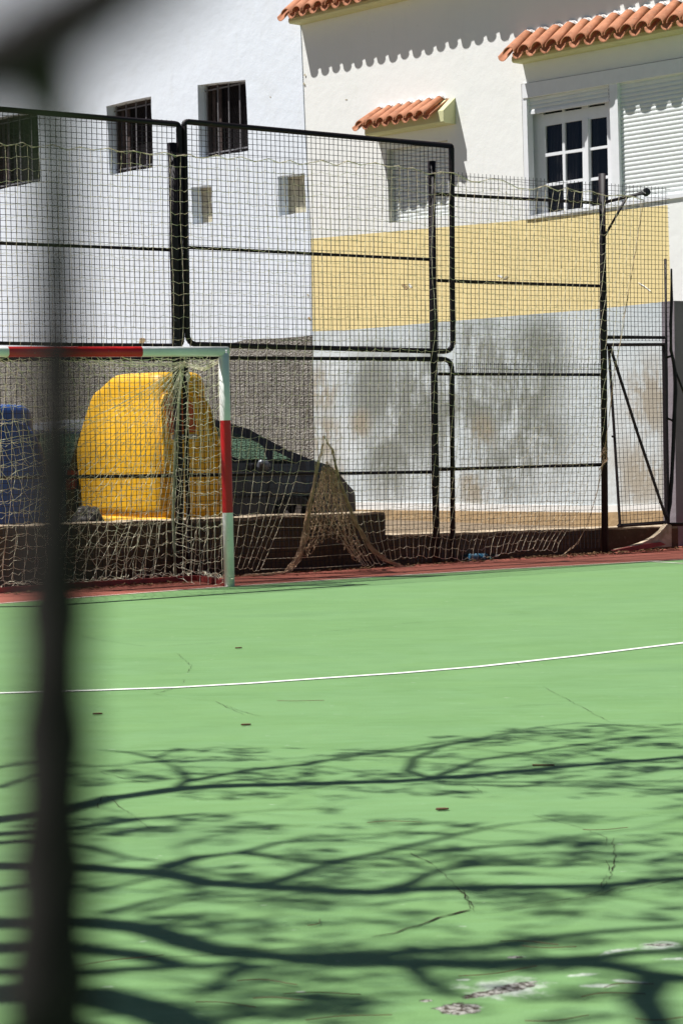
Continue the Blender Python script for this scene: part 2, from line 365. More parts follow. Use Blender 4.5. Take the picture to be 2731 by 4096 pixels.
bm = bmesh.new(); ribbon(bm, resample(gl, .25), .035, .004, .25); tag(obj('goal_line_marking', bm, M['line2']), kind='structure')
bm = bmesh.new()
arc = [gnd(x, y) for x, y in ((-250, 2781), (0, 2774), (350, 2764), (697, 2752), (1000, 2735), (1300, 2714), (1600, 2694), (1916, 2668), (2300, 2626), (2731, 2573), (2950, 2545))]
ribbon(bm, resample(arc, .2), .052, .004, .06); tag(obj('area_line_marking', bm, M['line']), kind='structure')
bm = bmesh.new(); ribbon(bm, resample([gnd(2590, 2247), gnd(2731, 2255), gnd(2900, 2263)], .2), .04, .0045, .2); tag(obj('side_line_marking', bm, M['line2']), kind='structure')
# cracks (D = photo at 1568 px wide, k to full px)
K = 1.7417
def GD(x, y): return gnd(x*K, y*K)
cr = [([(850,2154),(905,2144),(960,2128),(1010,2110),(1080,2091)], .016), ([(1080,2091),(1068,2060),(1030,2020),(990,1985),(940,1960)], .006),
      ([(1120,2098),(1200,2086),(1290,2075),(1370,2058),(1400,2046),(1500,2025),(1568,2012)], .010), ([(1130,2092),(1250,2074),(1340,2062),(1376,2050),(1395,2000),(1390,1925),(1330,1900),(1240,1878),(1120,1832),(1080,1803)], .006),
      ([(1380,2052),(1400,2016),(1412,1980),(1404,1925)], .006), ([(1420,2048),(1500,2034),(1568,2018)], .009),
      ([(350,1594),(375,1589),(398,1582)], .012), ([(350,1594),(420,1604),(495,1612),(545,1632),(605,1647),(760,1643),(900,1641),(1080,1629),(1200,1622),(1290,1618)], .005),
      ([(495,1612),(520,1625),(560,1642)], .006), ([(1180,1520),(1250,1580),(1320,1617),(1400,1660),(1480,1670)], .005), ([(420,1570),(440,1530),(405,1500)], .006),
      ([(185,1461),(240,1472),(340,1486)], .006), ([(340,1486),(480,1478),(600,1468),(780,1448),(900,1436),(1080,1418),(1230,1408)], .006), ([(0,1448),(60,1445)], .007),
      ([(410,1417),(520,1410)], .006), ([(250,2204),(400,2200),(560,2188),(700,2176),(850,2158)], .006), ([(200,1900),(240,1825),(345,1905),(390,1912)], .005),
      ([(0,1700),(90,1682),(250,1680)], .005), ([(230,1774),(270,1785),(340,1800)], .005), ([(1440,1812),(1568,1784)], .006), ([(1090,2096),(1060,2040)], .006)]
bm = bmesh.new()
for pts, wd in cr:
    q = resample([GD(*a) for a in pts], .03); o_ = 0; Q = []
    for v in q: o_ = o_*.75 + random.uniform(-1, 1)*.0045; Q.append(v + Vector((random.uniform(-1, 1)*.006, o_, 0)))
    i = 0
    while i < len(Q)-2:
        L_ = random.randint(4, 16); seg = Q[i:i+L_+1]
        if len(seg) > 2 and random.random() < (.97 if wd > .008 else .84):
            w0_ = random.uniform(.35, 1.0); ribbon(bm, seg, [wd*.52*w0_*(.25+1.0*math.sin(math.pi*(j+.3)/len(seg)))*random.uniform(.6, 1.3) for j in range(len(seg))], .003, .2)
        i += L_ - random.choice((0, 1, 2))
tag(obj('court_cracks', bm, M['crack']), kind='structure')
# street behind the low wall
bm = bmesh.new(); face(bm, [F(-40, STREET, -.30), F(14, STREET, -.30), Hh(14, STREET, 0), Hh(-60, STREET, 0)]); tag(obj('street', bm, M['dirt']), kind='structure')
# ------------------------------------------------------------------ low wall under the fence
lw = thing('low_wall', 'brown concrete low wall with crumbling top running along the foot of the fence', 'wall', F(0, 0, -.1))
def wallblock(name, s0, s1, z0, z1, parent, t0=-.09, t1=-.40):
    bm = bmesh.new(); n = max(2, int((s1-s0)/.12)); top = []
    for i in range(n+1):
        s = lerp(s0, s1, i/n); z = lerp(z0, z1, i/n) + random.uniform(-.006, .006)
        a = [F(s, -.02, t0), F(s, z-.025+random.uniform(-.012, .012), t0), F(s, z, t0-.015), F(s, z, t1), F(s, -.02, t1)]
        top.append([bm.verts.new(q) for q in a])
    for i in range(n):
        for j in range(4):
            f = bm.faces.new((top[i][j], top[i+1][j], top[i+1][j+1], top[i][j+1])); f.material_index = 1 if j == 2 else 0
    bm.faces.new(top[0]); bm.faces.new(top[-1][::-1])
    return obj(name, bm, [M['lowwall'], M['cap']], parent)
sA, zA = FS(0, 2107, -.09); sB, zB = FS(1540, 2047, -.09); sl_ = (zB-zA)/(sB-sA)
wallblock('raised_section', sA-9, sB, zA-sl_*9, zB, lw)
s1_, z1_ = FS(1562, 2139, -.09); s2_, z2_ = FS(2655, 2106, -.09)
wallblock('lower_section', sB+.003, s2_+.2, z1_, z2_, lw)
# sun-lit wedge of broken kerb at the gate
kb = bmesh.new()
pts = [(2465, 2198), (2510, 2189), (2565, 2172), (2612, 2150), (2640, 2128), (2668, 2096), (2684, 2100), (2684, 2186), (2640, 2190), (2560, 2196)]
prism(kb, [FP(x, y, .24) for x, y in pts], -nF*.06); ko = obj('broken_kerb', kb, M['cap'], loc=F(5.9, 0, .2)); tag(ko, 'crumbling wedge of concrete kerb rising to the foot of the gate', 'kerb')
kb = bmesh.new(); prism(kb, [FP(x, y, .26) for x, y in ((2452, 2202), (2520, 2187), (2580, 2176), (2640, 2168), (2662, 2178), (2600, 2192), (2520, 2204))], -nF*.05)
obj('red_edge', kb, M['redbar'], ko)
# ------------------------------------------------------------------ the fence
fence = thing('wire_fence', 'tall black fence of square wire mesh on pipe posts behind the goal', 'fence', F(2, 0, 0))
def post(pxs, wd, t=0.0, name='post', n=12, parent=fence, mat=None):
    bm = bmesh.new(); tube(bm, [FP(x, y, t) for x, y in pxs], wd/2, n); return obj(name, bm, mat or M['fence'], parent, True)
post([(689, 572), (697, 1000), (706, 1400), (716, 1900), (722, 2330)], .088, .045)
post([(1725, 645), (1733, 1300), (1740, 1900), (1746, 2262)], .080, .045)
post([(2406, 695), (2411, 1200), (2418, 2215)], .078, .045)
post([(2659, 1035), (2664, 1500), (2670, 2188)], .030, .02)
def railp(a, b, wd, t=0.0, name='rail'): return post([a, b], wd, t, name, 8)
for a, b, wd in (((-120, 968), (679, 999), .032), ((754, 990), (1716, 1038), .032), ((-120, 1913), (716, 1902), .036), ((752, 1901), (1722, 1888), .036),
                 ((1742, 776), (2395, 812), .036), ((1749, 1122), (2395, 1144), .034), ((1753, 1496), (2400, 1499), .033), ((1754, 1878), (2402, 1858), .036), ((2424, 1351), (2662, 1351), .030), ((2424, 1345), (2662, 1346), .012)):
    railp(a, b, wd, .01)
def roundrect(px, rad, wd, name, t=0.02, corners=(1, 1, 1, 1), closed=True):
    q = [FP(x, y, t) for x, y in px]; out = []; n = len(q)
    for i in range(n):
        a, b, c_ = q[i-1], q[i], q[(i+1) % n]
        r = rad*corners[i]
        if r <= 0 or (not closed and i in (0, n-1)): out.append(b); continue
        u = (a-b).normalized(); v = (c_-b).normalized()
        for j in range(7):
            tt = j/6; out.append((b+u*r)*(1-tt)**2 + b*2*tt*(1-tt) + (b+v*r)*tt**2)
    if closed: out.append(out[0].copy())
    bm = bmesh.new(); tube(bm, out, wd/2, 10, caps=not closed); return obj(name, bm, M['fence'], fence, True)
roundrect([(-160, 423), (716, 497), (728, 1386), (-160, 1370)], .07, .055, 'frame_panel', .03, (0, .5, 1, 0))
roundrect([(736, 486), (1805, 584), (1811, 1406), (750, 1378)], .11, .055, 'frame_panel', .03, (.4, .2, 1, 1))
roundrect([(-160, 1438), (735, 1434), (757, 2330), (-160, 2390)], .10, .052, 'frame_panel', .03, (0, 0, 0, 0))
roundrect([(757, 2300), (745, 1431), (1807, 1437), (1809, 2262)], .12, .052, 'frame_panel', .03, (0, 0, 1, 0), False)
# bolts on the first post
for y in (1282, 1318, 1352, 1376): bm = bmesh.new(); q = FP(700, y, .09); tube(bm, [q, q+nF*.02], .010, 8); obj('bolt', bm, M['tape'], fence)
def mesh_sheet(name, s0, s1, z0, z1, zslope=0.0, cell=.0505, wd=.0043, t=0.0, phase=(0, 0), parent=fence, ragged=False, wob=.004, mat=None, fn=F):
    bm = bmesh.new(); ns = int((s1-s0)/cell); nz = int((z1-z0)/cell)
    def top(s): return z1 + zslope*(s-s0)
    A = [random.uniform(-1, 1) for _ in range(6)]
    def dz(s, z): return wob*(math.sin(s*1.3+A[0]+z)*A[1]+math.sin(s*3.1+z*2+A[2])*.5)*3
    def dt(s, z): return wob*2*math.sin(s*2.1+z*1.7+A[3])
    h = wd/2
    def strip(pts):
        rg = []
        for q, side in pts: rg.append([bm.verts.new(q+o) for o in side])
        for i in range(len(rg)-1):
            for j in range(4): bm.faces.new((rg[i][j], rg[i][(j+1) % 4], rg[i+1][(j+1) % 4], rg[i+1][j]))
    for i in range(ns+1):
        s = s0 + phase[0] + i*cell
        if s > s1: break
        js = random.uniform(-.0015, .0015); zt = top(s); sd = [dF*h+nF*h, -dF*h+nF*h, -dF*h-nF*h, dF*h-nF*h]
        k = 6; strip([(fn(s+js*math.sin(z_*3)+.0008*random.uniform(-1, 1), z_, t+dt(s, z_)), sd) for z_ in [lerp(z0, zt, j/k) for j in range(k+1)]])
    z = z0 + phase[1]
    while z <= max(top(s0), top(s1)):
        a, b = s0, s1 + (random.uniform(.0, .03) if ragged else 0)
        sd = [UP*h+nF*h, -UP*h+nF*h, -UP*h-nF*h, UP*h-nF*h]; k = 10
        pts = []
        for j in range(k+1):
            s = lerp(a, b, j/k); zz = z + zslope*(s-s0)*(z-z0)/(z1-z0)
            pts.append((fn(s, zz + dz(s, z)*.5, t+.004+dt(s, z)), sd))
        strip(pts); z += cell
    return obj(name, bm, mat or M['wire'], parent)
s_l = FS(-150, 900)[0]
sm1, _ = FS(705, 900); _, zt1 = FS(300, 452); _, zb1 = FS(300, 1376)
mesh_sheet('wire_mesh', s_l, sm1, zb1, zt1, 0)
sa, _ = FS(750, 900); sb, _ = FS(1804, 900); _, zt2 = FS(1270, 540); _, zb2 = FS(1270, 1392)
mesh_sheet('wire_mesh', sa, sb, zb2, zt2, 0, phase=(.01, .02))
_, zt3 = FS(300, 1437); mesh_sheet('wire_mesh', s_l, sm1+.03, .02, zt3, phase=(.02, .01))
_, zt4 = FS(1300, 1435); mesh_sheet('wire_mesh', sa, sb, .02, zt4, phase=(.03, .03))
s5, z5 = FS(1814, 688); s6, z6 = FS(2667, 750); s7, _ = FS(2402, 1400)
_, zr = FS(2550, 1358)
_, zo = FS(2100, 1495); _, zo2 = FS(2100, 1452)
_sl = (z6-z5)/(s6-s5); z7 = z5+_sl*(s7-s5); _zz = FS(2550, 1362)[1]
mesh_sheet('wire_mesh', s5, s7, zo, z5, _sl, wd=.0040)
mesh_sheet('wire_mesh', s7+.02, s6, _zz, z7, _sl, ragged=True, wd=.0040)
_b = FS(2100, 1500)[1]
mesh_sheet('wire_mesh', s5, s7, .06, zo2+.0, wd=.0040, phase=(.022, .0), t=.012)
# arms that carry the ball net
def arm(x0, y0, L=.66):
    a = FP(x0, y0, .04); b = a + nF*L + UP*.045
    bm = bmesh.new(); tube(bm, [a, b], .018, 8); o = obj('net_arm', bm, M['fence'], fence, True)
    bm = bmesh.new(); tube(bm, [FP(x0, y0+145, .04), a+nF*.37+UP*.02], .014, 8); obj('brace', bm, M['fence'], o, True)
    bm = bmesh.new()
    tube(bm, [b-nF*.05, b-nF*.02, b+nF*.03, b+nF*.045], [.026, .036, .036, .024], 10)
    for i in range(3): tube(bm, [b+dF*.03*math.cos(a_)+UP*.04*math.sin(a_)+nF*(.01*i-.01) for a_ in [x*.7 for x in range(9)]], .005, 5)
    obj('tape_wrap', bm, M['tape'], o)
    return b
TIP = arm(2410, 811)
# ------------------------------------------------------------------ gate
gate = thing('mesh_gate', 'narrow sagging black gate with diagonal brace and square wire mesh', 'gate', FP(2560, 2110))
def gbar(pts, wd, name, t=.035):
    bm = bmesh.new(); tube(bm, [FP(x, y, t) for x, y in pts], wd/2*1.15, 4); return obj(name, bm, M['fence'], gate)
bm = bmesh.new()
for pts, wd in (([(2424, 1379), (2656, 1378)], .030), ([(2655, 1372), (2660, 1700), (2667, 2100)], .050), ([(2432, 1379), (2453, 1700), (2478, 2106)], .026), ([(2470, 2103), (2669, 2089)], .034)):
    tube(bm, [FP(x, y, .035) for x, y in pts], wd/2*1.15, 4)
obj('frame', bm, M['fence'], gate)
gbar([(2438, 1385), (2547, 1730), (2663, 2075)], .028, 'diagonal_brace', .05)
bm = bmesh.new(); tube(bm, [FP(2452, 1746, .035), FP(2446, 1746, .035)], .012, 6); obj('latch', bm, M['fence'], gate)
gs0, gz0 = FS(2478, 2095, .03); gs1, gz1 = FS(2652, 1386, .03)
bm = bmesh.new()
TL, TR, BR, BL = [FP(x, y, .03) for x, y in ((2434, 1383), (2652, 1383), (2664, 2088), (2476, 2102))]
nu, nv = 13, 37
for i in range(1, nu):
    u = i/nu; tube(bm, [lerp(TL, TR, u), lerp(lerp(TL, BL, .5), lerp(TR, BR, .5), u)+nF*.004, lerp(BL, BR, u)], .0026, 4, False)
for j in range(1, nv):
    v_ = j/nv; tube(bm, [lerp(TL, BL, v_), lerp(TR, BR, v_)+UP*random.uniform(-.003, .003)], .0021, 4, False)
obj('wire_mesh', bm, M['wire'], gate)
# ------------------------------------------------------------------ goal
GO = P
def GP(x, y, t=0.0): return hit(x, y, P + nF*t, nF)
goal = thing('goal', 'small goal with red and white striped post and crossbar', 'goal', P)
def striped(pts, cuts, r, name):
    """pts start,end ; cuts fractions where colour changes, starting white"""
    bm = bmesh.new(); a, b = pts; fr = [0]+cuts+[1]
    d_ = (b-a).normalized(); x = d_.cross(nF).normalized(); y = nF
    n = 20
    def ring(q): return [bm.verts.new(q + (x*math.copysign(abs(math.cos(2*math.pi*k/n))**.8, math.cos(2*math.pi*k/n)) + y*math.copysign(abs(math.sin(2*math.pi*k/n))**.8, math.sin(2*math.pi*k/n)))*r) for k in range(n)]
    prev = None
    for i in range(len(fr)-1):
        r1, r2 = ring(lerp(a, b, fr[i])) if prev is None else prev, ring(lerp(a, b, fr[i+1]))
        for k_ in range(n):
            f = bm.faces.new((r1[k_], r1[(k_+1) % n], r2[(k_+1) % n], r2[k_])); f.material_index = i % 2; f.smooth = True
        if i == 0: bm.faces.new(r1[::-1])
        prev = r2
    bm.faces.new(prev)
    return obj(name, bm, [M['gwhite'], M['gred']], goal)
PT = GP(895, 1400); PB = GP(918.5, 2348); PB.z = 0
def frac(a, b, x, y, vert):
    pa = GP(*a); pb = GP(*b); q = GP(x, y); d_ = pb-pa; return (q-pa).dot(d_)/d_.length_squared
f1 = frac((918, 2348), (895, 1400), 912, 2052, 1); f2 = frac((918, 2348), (895, 1400), 903, 1682, 1)
striped((PB, PT), [f1, f2], .0435, 'post')
CL = PT - dF*3.06 + UP*(GP(0, 1407.5).z - PT.z)*1.0
c1 = (PT-GP(557, 1405)).dot(dF)/3.06; c2 = (PT-GP(35, 1406)).dot(dF)/3.06
cb = GP(895, 1406); cb2 = cb - dF*3.06; cb2.z = lerp(cb.z, GP(0, 1407.5).z, 3.06/((cb-GP(0, 1407.5)).dot(dF)))
striped((cb + dF*.035, cb2 - dF*.035), [c1, c2], .0435, 'crossbar')
PB2 = P - dF*3.06; striped((PB2, Vector((PB2.x, PB2.y, cb2.z))), [f1, f2], .0435, 'post')
GD_ = .80
RB = gnd(700, 2313); RB = P - nF*GD_ - dF*((P-RB).dot(dF)) ; RB.z = 0
LB = RB - dF*2.3
bm = bmesh.new()
for a, b in ((P, RB), (RB, LB), (LB, PB2)):
    dd_ = (b-a).normalized(); s_ = Vector((-dd_.y, dd_.x, 0))
    prism(bm, [a+s_*.02+UP*.004, b+s_*.02+UP*.004, b-s_*.02+UP*.004, a-s_*.02+UP*.004], UP*.045)
obj('base_rail', bm, M['redbar'], goal)
def RP(x, y): return hit(x, y, RB, nF)
bm = bmesh.new(); sp = [RP(728, 1476), RP(724, 1540), RP(714, 1640), RP(704, 1740), RP(699, 1850), RP(694, 2000), RP(693, 2080), RP(697, 2180), RP(702, 2300)]
tube(bm, sp, .0125, 8); obj('rear_stanchion', bm, M['stanchion'], goal, True)
bm = bmesh.new(); tube(bm, [q - dF*2.3 for q in sp], .0125, 8); obj('rear_stanchion', bm, M['stanchion'], goal, True)
# ------------------------------------------------------------------ nets
def cord(bm, a, b, sag, r=.0022, jit=.006):
    m = (a+b)/2 + UP*(-sag) + Vector((random.uniform(-jit, jit), random.uniform(-jit, jit), random.uniform(-jit, jit)*.6))
    tube(bm, [a, m, b], r, 3, False)
def net(bm, nu, nv, pos, r=.0022, sag_h=.010, sag_v=0.0, jit=.004, skip=0.0, knots=True, brk=None):
    G = [[pos(i, j) for j in range(nv+1)] for i in range(nu+1)]
    for i in range(nu+1):
        for j in range(nv+1):
            if G[i][j] is None: continue
            if i < nu and G[i+1][j] is not None and random.random() > skip and not (brk and brk(i, j, 0)): cord(bm, G[i][j], G[i+1][j], sag_h*random.uniform(.2, 1.8), r, jit)
            if j < nv and G[i][j+1] is not None and random.random() > skip and not (brk and brk(i, j, 1)): cord(bm, G[i][j], G[i][j+1], sag_v, r, jit)
            if knots:
                q = G[i][j]; h = r*1.9
                vs = [bm.verts.new(q+o) for o in (Vector((h, 0, 0)), Vector((-h, 0, 0)), Vector((0, h, 0)), Vector((0, -h, 0)), Vector((0, 0, h)), Vector((0, 0, -h)))]
                for a, b, c_ in ((0, 2, 4), (2, 1, 4), (1, 3, 4), (3, 0, 4), (2, 0, 5), (1, 2, 5), (3, 1, 5), (0, 3, 5)): bm.faces.new((vs[a], vs[b], vs[c_]))
    return G
# big ball net hung from a rope at the ends of the arms
TN = .62
def NP(x, y, t=TN): return FP(x, y, t)
rope_px = [(-200, 560), (0, 572), (30, 583), (92, 570), (130, 590), (210, 578), (268, 600), (320, 587), (375, 600), (435, 592), (480, 607), (535, 603), (600, 618), (657, 609), (705, 623), (745, 620), (760, 617), (785, 630), (815, 632), (867, 620), (910, 637), (965, 627), (1020, 647), (1075, 635), (1120, 652), (1160, 641), (1200, 659), (1290, 641), (1345, 662), (1390, 643), (1445, 660), (1500, 650), (1555, 668), (1595, 663), (1612, 674), (1650, 672), (1712, 697), (1765, 687), (1815, 692), (1885, 726), (1915, 727), (1963, 715), (2010, 721), (2070, 752), (2130, 758), (2180, 741), (2230, 765), (2265, 751), (2318, 769), (2358, 763), (2385, 773), (2425, 784), (2480, 780), (2530, 786), (2572, 800)]
rope_w = [NP(x, y, TN) for x, y in rope_px]
bn = thing('ball_net', 'big sagging cream ball net hung in front of the fence, torn and bunched low down', 'net', F(2, 0, .5))
bm = bmesh.new(); tube(bm, rope_w, .0045, 5); obj('top_rope', bm, M['cord'], bn, True)
def ropez(s):
    S = [(q-FO).dot(dF) for q in rope_w]
    for i in range(len(S)-1):
        if S[i] <= s <= S[i+1]: return lerp(rope_w[i].z, rope_w[i+1].z, (s-S[i])/(S[i+1]-S[i]+1e-9))
    return rope_w[-1].z
bm = bmesh.new()   # thin steel cable the rope hangs on
tube(bm, [NP(-200, 555), NP(690, 612), NP(1300, 644), NP(1715, 685), NP(2100, 730), NP(2560, 790)], .0016, 4); obj('carrier_cable', bm, M['wire'], bn)
s0n = (rope_w[0]-FO).dot(dF); s1n = (rope_w[-1]-FO).dot(dF)
CELL = .098; nu = int((s1n-s0n)/CELL); nv = 37
s_ap, z_ap = FS(1292, 1830, TN); t_of = lambda z: TN*(.28 + .72*min(1, max(0, z/2.2))**1.0)
z_max = 3.6
sideS = [(3.75, s1n), (2.4, FS(2470, 1300, TN*.8)[0]), (1.75, FS(2425, 1700, TN*.7)[0]), (1.3, FS(2418, 1830, .4)[0]), (.9, FS(2385, 1980, .4)[0]), (.5, FS(2335, 2110, .3)[0]), (.12, FS(2230, 2225, .2)[0])]
def side(z):
    for (za, sa_), (zb, sb_) in zip(sideS, sideS[1:]):
        if z >= zb: return lerp(sb_, sa_, min(1, (z-zb)/(za-zb)))
    return sideS[-1][1]
gapL = lambda t: s_ap - .02 - .42*t**1.25
gapR = lambda t: s_ap + .05 + .72*t**1.9
def bpos(i, j):
    s = s0n + (s1n-s0n)*i/nu; zt = ropez(s); v = j/nv
    zb = .07 + .03*math.sin(s*3)
    z = zt + (zb-zt)*v + .012*math.sin(i*2.1+j*.7)*v
    full = side(max(z, .1)); cut = s_ap + 1.3
    if s > cut: s = cut + (s-cut)*(full-cut)/(s1n-cut)
    s += .010*math.sin(j*.45+i*.15) - .09*v*(1-v)*max(0, min(1, (s-1)/3))*2
    u = s - s_ap
    if z < z_ap+.25:
        t = max(0, min(1, (z_ap-z)/z_ap))
        if u < 0:
            g = gapL(t)-s_ap; R = 1.05; d = -u
            if d < R: s = s_ap + g - ((R+g)*(d/R)**(1+.30*t) if t > 0 else d*(R+g)/R); z += 0
            drop = 0
        else:
            g = gapR(t)-s_ap; R = 1.35; d = u
            if d < R: s = s_ap + g + (R-g)*(d/R)**(1+.45*t)
    t_ = t_of(z); 
    return F(s, z, t_ + .012*math.sin(i*.9+j*.5))
bm = bmesh.new(); net(bm, nu, nv, bpos, .0021, .012, 0, .004, .006); obj('netting', bm, M['cord'], bn)
# the bunched cords: two ropes of gathered netting and the short curtain between
bm = bmesh.new()
def strands(path_px, n, spread, r=.0022):
    P0 = [NP(x, y, t_of(NP(x, y).z)) for x, y in path_px]
    for k in range(n):
        ph = random.uniform(0, 6.28); am = random.uniform(.2, 1); pts = []
        Q = resample(P0, .07)
        if k > 3: Q = Q[random.randint(0, max(1, min(7, len(Q)-4))):]
        for i, q in enumerate(Q):
            f_ = i/max(1, len(Q)-1); w_ = spread[0]+(spread[1]-spread[0])*f_**1.2
            pts.append(q + dF*(w_*am*math.cos(ph+f_*5)+random.uniform(-.008, .008)) + nF*(w_*.6*am*math.sin(ph+f_*4)) + UP*random.uniform(-.012, .012))
        tube(bm, pts, r*random.uniform(.8, 1.3), 3, False)
strands([(1294, 1740), (1290, 1775), (1284, 1810), (1272, 1850), (1255, 1950), (1232, 2060), (1216, 2170), (1190, 2240), (1150, 2287), (1080, 2297), (980, 2300)], 34, (.012, .085))
strands([(1300, 1745), (1312, 1775), (1330, 1800), (1350, 1900), (1385, 2000), (1425, 2100), (1480, 2190), (1540, 2240), (1610, 2268), (1700, 2270), (1900, 2258)], 34, (.012, .085))
strands([(2572, 800), (2540, 1000), (2490, 1300), (2455, 1500), (2432, 1700), (2414, 1820), (2405, 1880)], 3, (.004, .012), .002)
strands([(2420, 1770), (2425, 1800), (2400, 1830), (2418, 1790), (2424, 1840), (2395, 1880)], 6, (.02, .03), .002)
strands([(2405, 1870), (2390, 1960), (2350, 2090), (2310, 2170), (2240, 2228), (2150, 2245), (1950, 2258)], 3, (.004, .015), .0022)
obj('gathered_cords', bm, M['bundle'], bn)
bm = bmesh.new()
def cpos(i, j):
    u = i/32; v = j/15
    yb = 2165 + 40*math.sin(u*math.pi*2.3+1.2) + (10 if u < .5 else 35*u) ; xb = lerp(1200, 1462, u); ya = 1855 + 60*abs(u-.5); xa = lerp(1282, 1338, u)
    x = lerp(xa, xb, v**1.15) + 10*math.sin(i*1.7+j*1.1)*v; y = lerp(ya, yb, v) + 12*math.sin(i*2.3+j)
    return NP(x, y, t_of(NP(x, y).z) + .05*math.sin(i*1.3+j*.4))
net(bm, 32, 15, cpos, .0024, .02, 0, .016)
obj('hanging_curtain', bm, M['bundle'], bn)
# goal net
gn = thing('goal_net', 'tangled cream goal net hanging from the crossbar and pulled to the rear corner', 'net', RB)
bm = bmesh.new(); knot = RP(738, 1450)
def spos(i, j):       # right side, post to stanchion
    u = i/7; v = j/19
    a = lerp(PT-UP*.05, PB+UP*.06, v); tz = min(v*1.0, 1)
    yb = lerp(1485, 2298, v); b = RP(lerp(725, 697, min(1, v*1.3)), yb)
    q = lerp(a, b, u); q += UP*(-.05*math.sin(u*math.pi)*(.4+v)) + nF*.05*math.sin(u*math.pi)
    return q
net(bm, 7, 19, spos, .0031, .012, 0, .006, .02)
def bpos2(i, j):      # back, stanchion to the left
    u = i/24; v = j/18
    y = lerp(1420, 2300, v); s_ = u*2.35
    a = lerp(RB, LB, u); top = lerp(cb, cb2, .07+u*.9)
    q = Vector((a.x, a.y, 0)); z = lerp(1.93, .05, v)
    pull = max(0, 1-v*2.2); q = lerp(Vector((a.x, a.y, z)), Vector((top.x, top.y, top.z-.05)), pull**1.2)
    q += dF*(.14*math.sin(v*3.0)*(1-u) + .02*math.sin(i+j)) + UP*.03*math.sin(i*.8)
    return q
net(bm, 24, 18, bpos2, .0022, .02, 0, .010, .03)
# fan: cords dragged out of square towards the knot
for k_ in range(22):
    f_ = k_/21; tgt = RP(lerp(-100, 600, f_**1.2), lerp(1700, 2295, min(1, f_*1.6)) + random.uniform(-30, 30)); n_ = 16; pts = []
    amp = random.uniform(.01, .03)
    for i in range(n_+1):
        u = i/n_; q = lerp(knot, tgt, u); q += UP*(-.16*math.sin(u*math.pi)*(1-f_)) + nF*(.05*math.sin(u*math.pi)) + Vector((random.uniform(-1, 1), 0, random.uniform(-1, 1)))*amp*.5
        pts.append(q)
    tube(bm, pts, .0026, 3, False)
    if k_:
        for i in range(2, n_+1, 1):
            if i < len(prev_) and random.random() < .8: cord(bm, prev_[i], pts[i], .01, .0021, .008)
    prev_ = pts
for k_ in range(7):       # roof strands, crossbar to knot
    a = lerp(cb, cb2, (k_/6)**1.4*.6) - UP*.035
    n_ = 8; pts = [lerp(a, knot, i/n_) + UP*(-.05*math.sin(i/n_*math.pi)+random.uniform(-.01, .01)) for i in range(n_+1)]
    tube(bm, pts, .0026, 3, False)
    if k_:
        for i in range(1, n_): cord(bm, pr[i], pts[i], .01, .0021, .006)
    pr = pts
for k_ in range(4): tube(bm, [PT - UP*.09 + Vector((0, 0, random.uniform(-.01, .01))), lerp(PT, knot, .5) - UP*(.10+.01*k_), knot - UP*.03], .004, 4)
for k_ in range(30):       # hem lying on the base rail
    u = k_/30; a = lerp(RB, LB, u); a.z = .05; q = [a + dF*(-x*.03) + UP*random.uniform(0, .045) + nF*random.uniform(-.03, .05) for x in range(6)]
    tube(bm, q, .004, 3, False)
for k_ in range(12):
    u = k_/12; a = lerp(RB, P, u); a.z = .05; q = [a + (P-RB).normalized()*(x*.03) + UP*random.uniform(0, .05) + nF*random.uniform(-.02, .04) for x in range(5)]
    tube(bm, q, .004, 3, False)
obj('netting', bm, M['goalcord'], gn)
bm = bmesh.new(); q = RP(752, 1502); tube(bm, [q+UP*.03, q, q-UP*.05], [.015, .024, .014], 8); o = obj('tape_knot', bm, M['litter'], gn)
# ------------------------------------------------------------------ cream house
house = thing('house', 'cream house with yellow band, tiled canopies and roller shutters behind the fence', 'house', Hh(-2, STREET, 0))
white = thing('white_house', 'white plastered house with barred windows and grey roughcast base', 'house', Hh(-9, STREET, 0))
def wall_part(name, outer, holes, mat, parent, t=0.0, depth=.17, jamb=None, thick=.3):
    bm = poly_holes([HP(x, y, t) for x, y in outer], [[HP(x, y, t) for x, y in h] for h in holes])
    for h in holes:
        dp = depth
        a = [bm.verts.new(HP(x, y, t)) for x, y in h]; b = [bm.verts.new(v.co - nH*dp) for v in a]
        for i in range(len(a)):
            f = bm.faces.new((a[i], a[(i+1) % len(a)], b[(i+1) % len(a)], b[i])); f.material_index = 1
    o = obj(name, bm, [M[mat], M[jamb or mat]], parent); return o
def slab(name, outer, mat, parent, t=0.0, back=.06):
    bm = bmesh.new(); prism(bm, [HP(x, y, t) for x, y in outer], -nH*back); return obj(name, bm, M[mat], parent)
winBig = [(2083, 336), (2800, 217), (2800, 776), (2098, 876)]
winSmall = [(1546, 600), (1788, 560), (1795, 862), (1555, 892)]
wall_part('upper_wall', [(1186, -420), (3300, -700), (3300, 715), (2731, 810), (2667, 820), (2100, 880), (1600, 923), (1242, 955), (1219, 522), (1202, 109)], [winBig, winSmall], 'cream_wall', house, 0, .20, 'jamb')
slab('painted_band', [(1242, 955), (1600, 923), (2100, 880), (2668, 820), (2682, 1204), (2394, 1235), (1819, 1283), (1430, 1317), (1366, 1322), (1248, 1325)], 'yellow_band', house, 0)
slab('lower_wall', [(1248, 1325), (1366, 1322), (1430, 1317), (1819, 1283), (2394, 1235), (2682, 1204), (2690, 2016), (2394, 2022), (1544, 2010), (1256, 2005)], 'stained', house, 0)
slab('corner_wall', [(2668, 820), (2731, 810), (3300, 715), (3300, 2010), (2690, 2016), (2682, 1204)], 'cream_wall', house, 0)
slab('base_strip', [(1256, 2005), (1544, 2010), (2394, 2022), (2690, 2016), (2690, 2040), (2394, 2050), (1544, 2040), (1257, 2035)], 'strip', house, .012)
